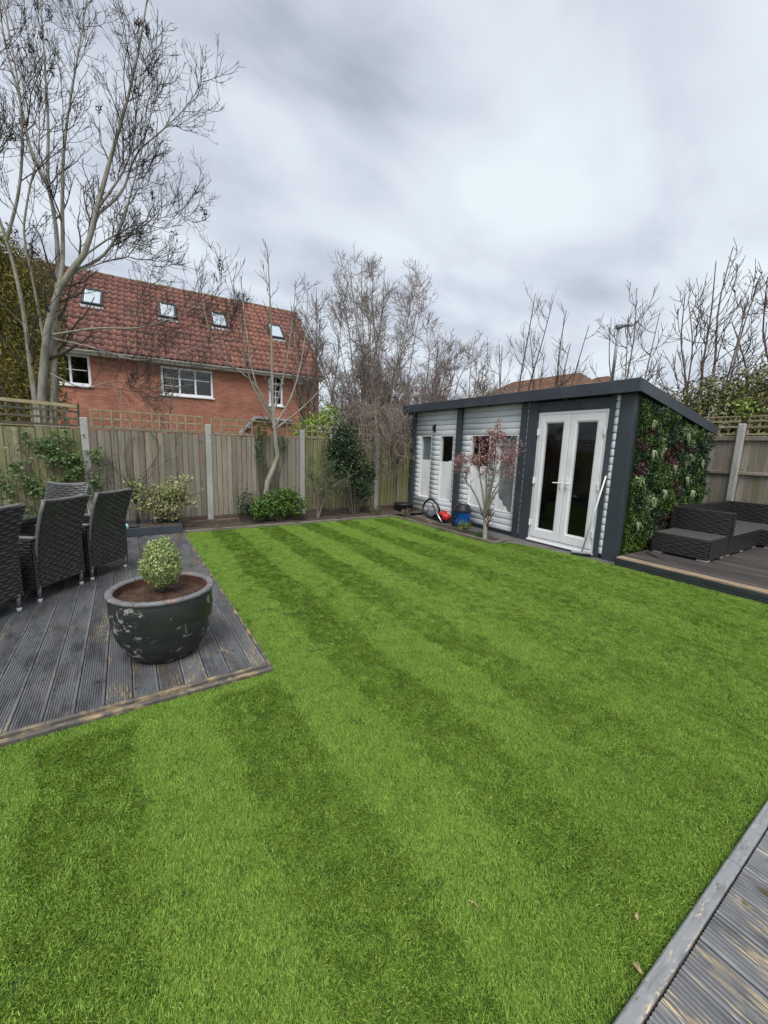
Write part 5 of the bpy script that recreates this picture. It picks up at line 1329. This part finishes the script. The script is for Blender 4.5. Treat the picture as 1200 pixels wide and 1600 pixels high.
tree('thin_tree', 'tall bare tree with upswept branches above the ivy hedge at right', fan((12.6, 4.35), 6, 7.0, 1.15, .06, .010, (0, 0), .4, .12, 24),
   [dict(n=11, tmin=.38, tmax=.96, ang=62, length=1.4, K=9, trop=1.7, wob=.13, rfac=.5, rmin=.010), dict(n=5, tmin=.3, tmax=.96, ang=36, length=.5, K=6, trop=.6, wob=.1, rfac=.6, rmin=.0075)], 'twig_grey', 'twig_dark', 'thin bare trees above the garden room', K=14, sides=6)
rt, rp_ = tree('budding_tree', 'dark reddish budding tree at the right edge above the hedge', fan((13.2, 2.7), 7, 5.9, 2.2, .06, .010, (0, .03), .5, .0, 26),
   [dict(n=12, tmin=.3, tmax=1, ang=50, length=1.3, K=7, trop=.1, wob=.2, rfac=.45, rmin=.009), dict(n=7, tmin=.2, tmax=1, ang=50, length=.55, K=5, trop=.1, wob=.2, rfac=.6, rmin=.007)], 'twig_red', 'twig_red', None, K=12, sides=6)
q = rp_[2].reshape(-1, 3); q = q[RNG.choice(len(q), 2200)]
leaves('buds', q + RNG.normal(0, .03, q.shape), RNG.normal(0, 1, q.shape), .05, 'leaf_pinkbud', rt)

# --- evergreen and leafy things beyond the fences
def bushy(name, label, blobs, n, size, mat, base, cat='shrub', group=None, stems=10, jit=.7, asp=.5, stemmat='twig_dark', shell=.45, twigs=True):
    t = empty(name, label, cat, base, 0, group)
    B = np.array([b[:3] for b in blobs], float) - np.array(base); Rr = np.array([b[3:] for b in blobs], float)
    C_, d_ = blob_points(n, B, Rr, shell=shell)
    C_ = C_ + .35 * size * RNG.normal(0, 1, C_.shape)
    leaves('foliage', C_, d_ * .7 + np.array([0, 0, .45]), size, mat, t, jit=jit, asp=asp)
    limbs = []
    for i in range(stems):
        k_ = i % len(B); e_ = B[k_] + RNG.normal(0, .35, 3) * Rr[k_]
        st = np.array([e_[0] * .15, e_[1] * .15, 0.0]) + RNG.normal(0, .03, 3) * np.array([1, 1, 0])
        mid_ = (st + e_) / 2 + RNG.normal(0, .08, 3) * Rr[k_]
        limbs.append(([tuple(st), tuple(mid_), tuple(e_)], .012 + .01 * float(Rr.max()), .005))
    P0, R0 = limbs_to_arrays(limbs, 8)
    lv = [(P0, R0, 6)]
    if twigs: P1, R1 = grow(P0, R0, 6, .3, 1, 45, float(Rr.mean()) * .9, 5, .2, .15, .5, .004); lv.append((P1, R1, 4))
    branch_mesh('stems', lv, stemmat, t)
    return t
bushy('conifer', 'yellow green bushy conifer behind the ash trunks at far left', [(-3.0, 12.6, 4.6, 1.5, 1.2, 1.9), (-2.6, 12.4, 3.2, 1.6, 1.2, 1.7), (-3.4, 12.6, 6.0, 1.0, .8, 1.0), (-2.3, 12.3, 2.0, 1.3, 1.1, 1.3), (-2.0, 12.3, 4.4, .75, .7, 1.1), (-1.55, 12.0, 3.0, .6, .6, 1.4), (-1.7, 12.1, 4.5, .5, .5, .8), (-2.3, 12.2, 5.3, .5, .5, .45), (-1.25, 12.0, 4.2, .40, .4, .9), (-1.35, 12.0, 5.0, .38, .4, .55), (-1.9, 12.1, 5.5, .45, .4, .35)], 46000, .10, 'leaf_conifer', (-2.8, 12.5, 0), 'conifer', stems=14, asp=.2, jit=1.1)
bushy('lime_shrub', 'bright lime green leafy shrub poking over the back fence trellis', [(4.05, 9.3, 2.05, .50, .35, .40), (4.35, 9.3, 2.35, .32, .3, .33), (3.7, 9.3, 1.95, .35, .3, .28), (4.1, 9.2, 1.3, .5, .35, .8)], 1500, .10, 'leaf_lime', (4.1, 9.3, 0), stems=8, asp=.42)
bushy('ivy_hedge', 'dense olive green ivy hedge above the brown fence at right', [(12.0, 5.0, 2.3, .8, .9, 1.1), (12.2, 3.9, 2.5, .9, 1.0, 1.25), (12.2, 2.8, 2.7, .9, 1.0, 1.35), (12.2, 1.7, 2.75, .9, 1.0, 1.35), (12.0, 3.4, 1.4, .9, 2.2, 1.2), (12.4, 5.9, 1.9, .8, .7, .9)], 40000, .09, 'leaf_hedge', (12.1, 3.4, 0), 'hedge', stems=34, asp=.55, stemmat='twig_pale')
bushy('lime_shrub', 'small bright green leafy patch on the ivy hedge behind the concrete post', [(11.05, 3.15, 2.75, .25, .28, .22), (11.05, 2.9, 2.6, .2, .2, .18)], 110, .085, 'leaf_lime', (11.1, 3.1, 1.2), stems=4, asp=.45, twigs=False)
def twigbush(name, label, base, n, h, spread, lev, mt, bud=None, nb=0, bs=.035, group=None, seed=1, cat='shrub'):
    t, pp = tree(name, label, fan(base, n, h, spread, .022, .005, (0, 0), .5, .0, seed), lev, mt, mt, group, K=9, sides=5, cat=cat)
    if bud:
        q = np.concatenate([p.reshape(-1, 3) for p in pp[2:]]); q = q[RNG.choice(len(q), nb)]
        leaves('buds', q + RNG.normal(0, .02, q.shape), RNG.normal(0, 1, q.shape), bs, bud, t)
    return t
TB = [dict(n=12, tmin=.15, tmax=1, ang=38, length=.8, K=6, trop=.3, wob=.18, rfac=.55, rmin=.006), dict(n=6, tmin=.15, tmax=1, ang=42, length=.36, K=5, trop=.2, wob=.2, rfac=.7, rmin=.0048)]
twigbush('twiggy_shrub', 'pale tangled bare shrub drooping over the fence in the corner', (5.35, 9.05), 18, 2.9, 1.15, TB, 'twig_pale', 'leaf_bud', 2600, .03, 'budding shrubs beyond the fences', 31)
twigbush('twiggy_shrub', 'pinkish budding shrub over the left corner of the garden room', (7.3, 9.5), 18, 3.5, 1.5, TB, 'twig_pale', 'leaf_pinkbud', 5200, .04, 'budding shrubs beyond the fences', 32)
twigbush('twiggy_shrub', 'cream budding shrub showing along the garden room roof edge', (9.6, 8.9), 18, 3.4, 1.6, TB, 'twig_pale', 'leaf_budpale', 5200, .045, 'budding shrubs beyond the fences', 33)
twigbush('twiggy_shrub', 'mauve budding shrub beyond the pinkish one behind the garden room', (9.0, 11.0), 18, 4.0, 1.7, TB, 'twig_red', 'leaf_pinkbud', 4200, .04, 'budding shrubs beyond the fences', 34)
twigbush('twiggy_shrub', 'olive budding shrub in front of the distant brown roof', (11.3, 8.4), 16, 3.25, 1.5, TB, 'twig_dark', 'leaf_hedge', 4200, .05, 'budding shrubs beyond the fences', 35)
twigbush('twiggy_shrub', 'brown twiggy shrub between brick house gable and tall bare tree', (5.6, 11.6), 18, 3.4, 1.5, TB, 'twig_dark', 'leaf_bud', 2500, .035, 'budding shrubs beyond the fences', 36)
twigbush('twiggy_shrub', 'brown leafless shrub at the foot of the right hand bare tree', (11.7, 5.7), 14, 3.9, 1.3, TB, 'twig_red', None, 0, .04, 'budding shrubs beyond the fences', 37)
# long twigs hanging over the corner of the fence
hl = []
for i in range(34):
    x0 = random.uniform(4.75, 6.05); zt = random.uniform(2.1, 2.7); ye = random.uniform(7.95, 8.30); xe = x0 + random.uniform(-.35, .35)
    hl.append(([(5.4 + (x0 - 5.4) * .3, 8.95, .0), (5.4 + (x0 - 5.4) * .6, 8.9, 1.4), (x0, 8.72, zt), ((x0 + xe) / 2, 8.42, zt - .12), (xe, ye, random.uniform(.95, 1.9))], .011, .004))
hg_, hp_ = tree('drooping_shrub', 'tangled pale drooping twigs hanging over the corner fence by the garden room', hl,
  [dict(n=13, tmin=.45, tmax=1, ang=45, length=.45, K=6, trop=-.35, wob=.24, rfac=.6, rmin=.0042), dict(n=5, tmin=.2, tmax=1, ang=48, length=.2, K=4, trop=-.3, wob=.22, rfac=.7, rmin=.0034)], 'twig_pale', 'twig_pale', None, K=14, sides=5, cat='shrub')
q = hp_[2].reshape(-1, 3); q = q[RNG.choice(len(q), 3600)]; leaves('buds', q + RNG.normal(0, .02, q.shape), RNG.normal(0, 1, q.shape), .028, 'leaf_bud', hg_)
# bare bramble stems against the house wall behind the trellis
BR = [dict(n=8, tmin=.15, tmax=1, ang=45, length=.55, K=6, trop=.2, wob=.22, rfac=.6, rmin=.005), dict(n=3, tmin=.2, tmax=1, ang=45, length=.25, K=4, trop=.2, wob=.2, rfac=.7, rmin=.004)]
twigbush('twiggy_shrub', 'thin bare shrub in front of the brick wall left of the small tree', (.65, 9.4), 9, 2.9, 1.2, BR, 'twig_pale', None, 0, .03, 'budding shrubs beyond the fences', 38)

# ================================================================== BACK BED PLANTING
bushy('laurel_bush', 'rounded glossy green bush in the back bed below the small tree', [(2.62, 7.95, .40, .42, .30, .32), (2.95, 7.95, .36, .28, .26, .26), (2.35, 7.95, .36, .25, .24, .24), (2.75, 7.9, .58, .26, .22, .16), (2.2, 7.93, .3, .2, .2, .2)], 2700, .068, 'leaf_laurel', (2.6, 7.97, .04), stems=9, asp=.45)
bushy('dark_bush', 'darker loose bush at the left side of the rounded green bush', [(2.02, 8.1, .46, .20, .18, .28), (1.98, 8.1, .25, .16, .16, .2)], 420, .06, 'leaf_dark', (2.02, 8.1, .04), stems=6, asp=.4)
bushy('evergreen_shrub', 'tall dark evergreen shrub with glossy leaves against the back fence', [(4.30, 8.15, 1.62, .42, .24, .40), (4.05, 8.12, 1.75, .28, .2, .3), (4.55, 8.15, 1.25, .34, .24, .40), (4.65, 8.15, .80, .28, .22, .35), (4.25, 8.15, 1.95, .3, .2, .28), (4.75, 8.1, .5, .22, .2, .25), (3.9, 8.1, 1.5, .25, .18, .3), (4.05, 8.1, 1.15, .3, .18, .25), (4.9, 8.1, 1.0, .18, .18, .3)], 5200, .07, 'leaf_dark', (4.5, 8.15, .04), stems=12, asp=.42, shell=.15)
bushy('trailing_shrub', 'leafy climber tuft on the fence behind the crooked trunk', [(2.35, 8.33, 1.55, .12, .06, .35), (2.80, 8.33, 1.62, .16, .06, .25), (2.45, 8.33, 1.15, .08, .05, .25), (2.4, 8.36, 1.9, .15, .08, .2)], 420, .05, 'leaf_ivy', (2.45, 8.33, .04), stems=6, asp=.6)
# loose shrub with arching bare stems
P_ = [([(3.50, 8.0, .04), (3.55, 8.0, .5), (3.62, 7.98, .85), (3.75, 7.95, 1.15)], .02, .006), ([(3.52, 8.0, .04), (3.45, 8.0, .55), (3.35, 7.98, .95), (3.2, 7.95, 1.1)], .017, .005), ([(3.53, 8.0, .04), (3.68, 8.02, .45), (3.95, 8.0, .8), (4.25, 7.95, .85)], .017, .005), ([(3.5, 8.0, .04), (3.6, 8.05, .7), (3.6, 8.05, 1.3)], .016, .005)]
ls, lp = tree('arching_shrub', 'open shrub with arching pale stems and few leaves in the back bed', P_,
  [dict(n=9, tmin=.35, tmax=1, ang=50, length=.55, K=7, trop=-.1, wob=.2, rfac=.55, rmin=.004), dict(n=5, tmin=.2, tmax=1, ang=45, length=.25, K=5, trop=-.2, wob=.2, rfac=.7, rmin=.003)], 'twig_pale', 'twig_pale', None, K=10, sides=6, cat='shrub')
q = lp[2].reshape(-1, 3); q = q[RNG.choice(len(q), 1500)]; leaves('foliage', q + RNG.normal(0, .025, q.shape), RNG.normal(0, 1, q.shape) + np.array([0, 0, .6]), .042, 'leaf_ivy', ls)
# cream variegated shrub
P_ = [([(.55 + random.uniform(-.25, .3), 7.95, .2), (.55 + random.uniform(-.4, .5), 7.95 + random.uniform(-.1, .1), .5), (.62 + random.uniform(-.6, .6), 7.9 + random.uniform(-.15, .15), random.uniform(.65, .95))], .008, .004) for i in range(16)]
vs, vp_ = tree('variegated_shrub', 'airy shrub with small cream and yellow leaves beside the dark planter', P_,
  [dict(n=9, tmin=.2, tmax=1, ang=50, length=.26, K=5, trop=.15, wob=.2, rfac=.6, rmin=.003), dict(n=3, tmin=.2, tmax=1, ang=45, length=.10, K=4, trop=.1, wob=.2, rfac=.7, rmin=.0025)], 'twig_dark', 'twig_dark', None, K=8, sides=5, cat='shrub')
q = np.concatenate([vp_[1].reshape(-1, 3), vp_[2].reshape(-1, 3)]); q = q[RNG.choice(len(q), 2600)]; leaves('foliage', q + RNG.normal(0, .03, q.shape), RNG.normal(0, .6, q.shape) + np.array([0, -.3, .7]), .04, 'leaf_varieg', vs, asp=.6)
# spiky strap-leaved plant and curved climbing stem beside it
sp_ = empty('spiky_plant', 'dark spiky tuft of narrow leaves behind the last dining chair', 'plant', (.12, 8.02, .2))
mb = MB()
for i in range(46):
    a = random.uniform(0, 6.28); L_ = random.uniform(.35, .75); o_ = random.uniform(.12, .5)
    ps = [(0, 0, .25)] + [(math.cos(a) * o_ * s * s * .9, math.sin(a) * o_ * s * s * .5, .25 + L_ * s * (1 - .25 * s * o_)) for s in (.33, .66, 1)]
    mb.tube(ps, [.007, .006, .004, .0015], 3, False)
stuff(mb.build('blades', 'strap', sp_)); mb = MB(); mb.tube([(.02, 0, -.02), (.01, 0, .15), (0, 0, .3)], [.03, .026, .022], 8); mb.build('stem', 'twig_dark', sp_, True)
P_ = [([(.18, 8.25, .1), (.15, 8.36, .7), (.35, 8.38, 1.05), (.55, 8.38, 1.45), (.45, 8.38, 1.72), (.25, 8.36, 1.86)], .011, .005), ([(.16, 8.25, .1), (.05, 8.36, .8), (-.15, 8.38, 1.1), (-.3, 8.38, 1.4)], .008, .004), ([(.18, 8.25, .1), (.35, 8.37, .9), (.62, 8.38, 1.2), (.85, 8.38, 1.32)], .008, .004), ([(.16, 8.25, .1), (.1, 8.36, .9), (.0, 8.38, 1.35), (.22, 8.38, 1.75)], .007, .003)]
cv, cp_ = tree('climbing_stems', 'thin curved bare climber stems on the fence above the variegated shrub', P_,
  [dict(n=5, tmin=.3, tmax=1, ang=45, length=.28, K=6, trop=.2, wob=.25, rfac=.6, rmin=.0028)], 'twig_dark', 'twig_dark', None, K=18, sides=5, cat='climber')
# ivy on the left panel
iv = empty('ivy', 'green ivy climbing across the fence panel at far left', 'climber', (-1.0, 8.40, .05))
P_ = []
for i in range(20):
    x0 = random.uniform(-.7, .6); ps = [(x0 * .5, 0, 0), (x0 * .6, -.02, .4)]
    x1, z1 = x0 * .6, .4
    for k_ in range(5): x1 += random.uniform(-.22, .22); z1 += random.uniform(.12, .34); ps.append((max(-1.2, min(.62, x1)), -.02, min(z1, 1.72)))
    P_.append((ps, .006, .003))
P0, R0 = limbs_to_arrays(P_, 16); P1, R1 = grow(P0, R0, 7, .2, 1, 60, .30, 6, -.05, .25, .7, .0025); P1[..., 1] = np.clip(P1[..., 1], -.09, -.018)
branch_mesh('stems', [(P0, R0, 5), (P1, R1, 4)], 'twig_dark', iv)
q = np.concatenate([P0[:, 5:].reshape(-1, 3), P1.reshape(-1, 3), P1.reshape(-1, 3)]); q = q[(q[:, 2] > .55) & (q[:, 0] > -1.3)]
w_ = np.clip(vnoise(q[:, [0, 2]] + 7, 2.6, 5) + .45, .05, 1); q = q[RNG.choice(len(q), 1050, p=w_ / w_.sum())]
leaves('foliage', q + RNG.normal(0, .03, q.shape) * np.array([1, .4, 1]) + np.array([0, -.03, 0]), RNG.normal(0, .35, q.shape) + np.array([0, -.8, .6]), .052, 'leaf_ivy', iv, asp=.8, jit=.35)
iv2 = empty('ivy', 'sparse ivy sprigs spilling round the concrete post beside the dining set', 'climber', (-.35, 8.38, .05))
P_ = [([(-.1, 0, 0), (-.1 + random.uniform(-.1, .1), -.03, .6), (-.05 + random.uniform(-.15, .2), -.03, 1.0), (.0 + random.uniform(-.2, .35), -.03, random.uniform(1.0, 1.4))], .006, .003) for i in range(6)]
P0, R0 = limbs_to_arrays(P_, 12); P1, R1 = grow(P0, R0, 4, .4, 1, 60, .2, 5, 0, .2, .7, .0025); P1[..., 1] = np.clip(P1[..., 1], -.09, -.02)
branch_mesh('stems', [(P0, R0, 5), (P1, R1, 4)], 'twig_dark', iv2)
q = P1.reshape(-1, 3); q = q[RNG.choice(len(q), 130)]; leaves('foliage', q + RNG.normal(0, .03, q.shape) * np.array([1, .4, 1]) + np.array([0, -.03, 0]), RNG.normal(0, .35, q.shape) + np.array([0, -.8, .6]), .05, 'leaf_ivy', iv2, asp=.8, jit=.35)
# small plants in the strip bed
for (x_, y_, h_, lb, mt_, n_) in ((5.62, 5.62, .24, 'small golden green tuft in front of the blue drum', 'leaf_lime', 260), (5.56, 5.15, .10, 'low green weed just left of the red maple', 'leaf_laurel', 150), (5.6, 7.55, .20, 'small dry weed in the strip bed near the fence corner', 'leaf_budpale', 90), (5.5, 6.55, .10, 'low grey weed in the strip bed before the hose', 'leaf_budpale', 90), (4.95, 7.9, .28, 'small grey green plant under the dark evergreen shrub', 'leaf_hedge', 260), (5.25, 5.9, .06, 'flat green weed against the strip bed edging', 'leaf_laurel', 80)):
    bushy('small_plant', lb, [(x_, y_, h_ * .55, .09 + h_ * .3, .10 + h_ * .3, h_ * .5)], n_, .035, mt_, (x_, y_, .01), 'plant', 'small plants in the beds', 5, asp=.35)

# --- red-leaved maple
MP = [([(5.45, 4.90, 0), (5.45, 4.91, .25), (5.45, 4.93, .48)], .045, .036)]
ends = [(5.15, 5.35, 1.35), (5.30, 5.60, 1.5), (5.5, 5.25, 1.75), (5.6, 4.95, 1.95), (5.45, 4.8, 2.0), (5.3, 4.62, 1.8), (5.5, 4.45, 1.6), (5.75, 4.75, 1.7), (5.2, 4.95, 1.75), (5.7, 5.2, 1.55)]
for i, e_ in enumerate(ends):
    f0 = (5.45, 4.93, .40 + .02 * (i % 3)); mid1 = (5.45 + (e_[0] - 5.45) * .35, 4.93 + (e_[1] - 4.93) * .38, .80 + .04 * (i % 4)); mid2 = (5.45 + (e_[0] - 5.45) * .85, 4.93 + (e_[1] - 4.93) * .85, 1.15 + .06 * (i % 3))
    MP.append(([f0, mid1, mid2, e_], .019, .005))
mp_, mpp = tree('maple_tree', 'small maple with red pink leaves in the strip bed before the cladding', MP,
  [dict(n=8, tmin=.45, tmax=1, ang=42, length=.36, K=6, trop=.45, wob=.12, rfac=.5, rmin=.0045), dict(n=4, tmin=.3, tmax=1, ang=42, length=.16, K=4, trop=.3, wob=.12, rfac=.7, rmin=.003)], 'bark_ash', 'twig_dark', None, K=12, sides=8)
mp_.children[0].data.materials[0] = MT['bark_maple']
q = np.concatenate([mpp[1][10:, -2:].reshape(-1, 3), mpp[2][40:].reshape(-1, 3)]); q = q[q[:, 2] > 1.2]; q = q[RNG.choice(len(q), 2300)]
leaves('foliage', q + RNG.normal(0, .04, q.shape), RNG.normal(0, .7, q.shape) + np.array([0, 0, .5]), .038, 'leaf_maple', mp_, asp=.6, droop=.6)

# ================================================================== LEAFY END WALL
gw = empty('leafy_wall', 'artificial green plant wall covering the end of the garden room', 'plant wall', (6.36, 2.98, 0))
W_ = 2.72
def wtop(u): return 2.47 - .165 * u
bk = [(0, -.012, .02), (W_, -.012, .02), (W_, -.012, wtop(W_)), (0, -.012, wtop(0))]
obj('backing_mat', bk + [(a, b_ + .01, c_) for a, b_, c_ in bk], [(0, 1, 2, 3), (7, 6, 5, 4), (0, 4, 5, 1), (1, 5, 6, 2), (2, 6, 7, 3), (3, 7, 4, 0)], 'gw_dark', gw)
seeds = np.stack([RNG.uniform(0, W_, 130), RNG.uniform(0, 2.45, 130)], 1); kinds = RNG.choice(5, 130, p=[.50, .25, .06, .13, .06])
n = 21000
uv = np.stack([RNG.uniform(0.0, W_, n), RNG.uniform(.03, 2.47, n)], 1); uv = uv[uv[:, 1] < wtop(uv[:, 0]) - .01]
dd = ((uv[:, None, :] - seeds[None]) ** 2).sum(2); nk = np.argmin(dd, 1); kd = kinds[nk]; dist = np.sqrt(dd[np.arange(len(uv)), nk])
bulge = .05 + .13 * np.clip(1 - dist / .16, 0, 1)
P3 = np.stack([uv[:, 0], -.015 - bulge * RNG.uniform(.15, 1.0, len(uv)), uv[:, 1]], 1)
for k_, (nm, mt_, sz, asp, dr) in enumerate((('dark_foliage', 'gw_dark', .042, .6, .3), ('fern_foliage', 'gw_mid', .075, .22, 1.2), ('purple_foliage', 'gw_purple', .05, .45, .5), ('lime_foliage', 'gw_lime', .055, .3, .8), ('pale_foliage', 'gw_pale', .05, .5, .4))):
    s_ = P3[kd == k_]; leaves(nm, s_, np.tile(np.array([[0, -1.0, .35]]), (len(s_), 1)), sz, mt_, gw, asp=asp, jit=.5, droop=dr)
for (u, z_) in ((.27, 2.16), (1.55, 2.02), (.62, .98), (.93, 1.10), (2.05, 1.05), (.22, .62), (1.2, 1.5), (.40, 1.72), (1.75, 1.3), (.75, .42), (2.3, 1.6)):
    mb = MB()
    for i in range(15):
        a = rad(-90 + random.uniform(-55, 55)); L_ = random.uniform(.13, .27)
        p0 = np.array((u, -.08, z_)); d1 = np.array((math.cos(a) * .7, -.35, math.sin(a) * .6 + .25)); 
        p1 = p0 + d1 * L_ * .5; p2 = p1 + np.array((math.cos(a) * .8, -.12, math.sin(a))) * L_ * .6; s_ = np.array((math.sin(a), 0, -math.cos(a))) * .012
        mb.add([p0 - s_ * .5, p0 + s_ * .5, p1 + s_, p1 - s_, p2], [(0, 1, 2, 3), (3, 2, 4)])
    mb.build('pale_grass_tuft', 'gw_white', gw)
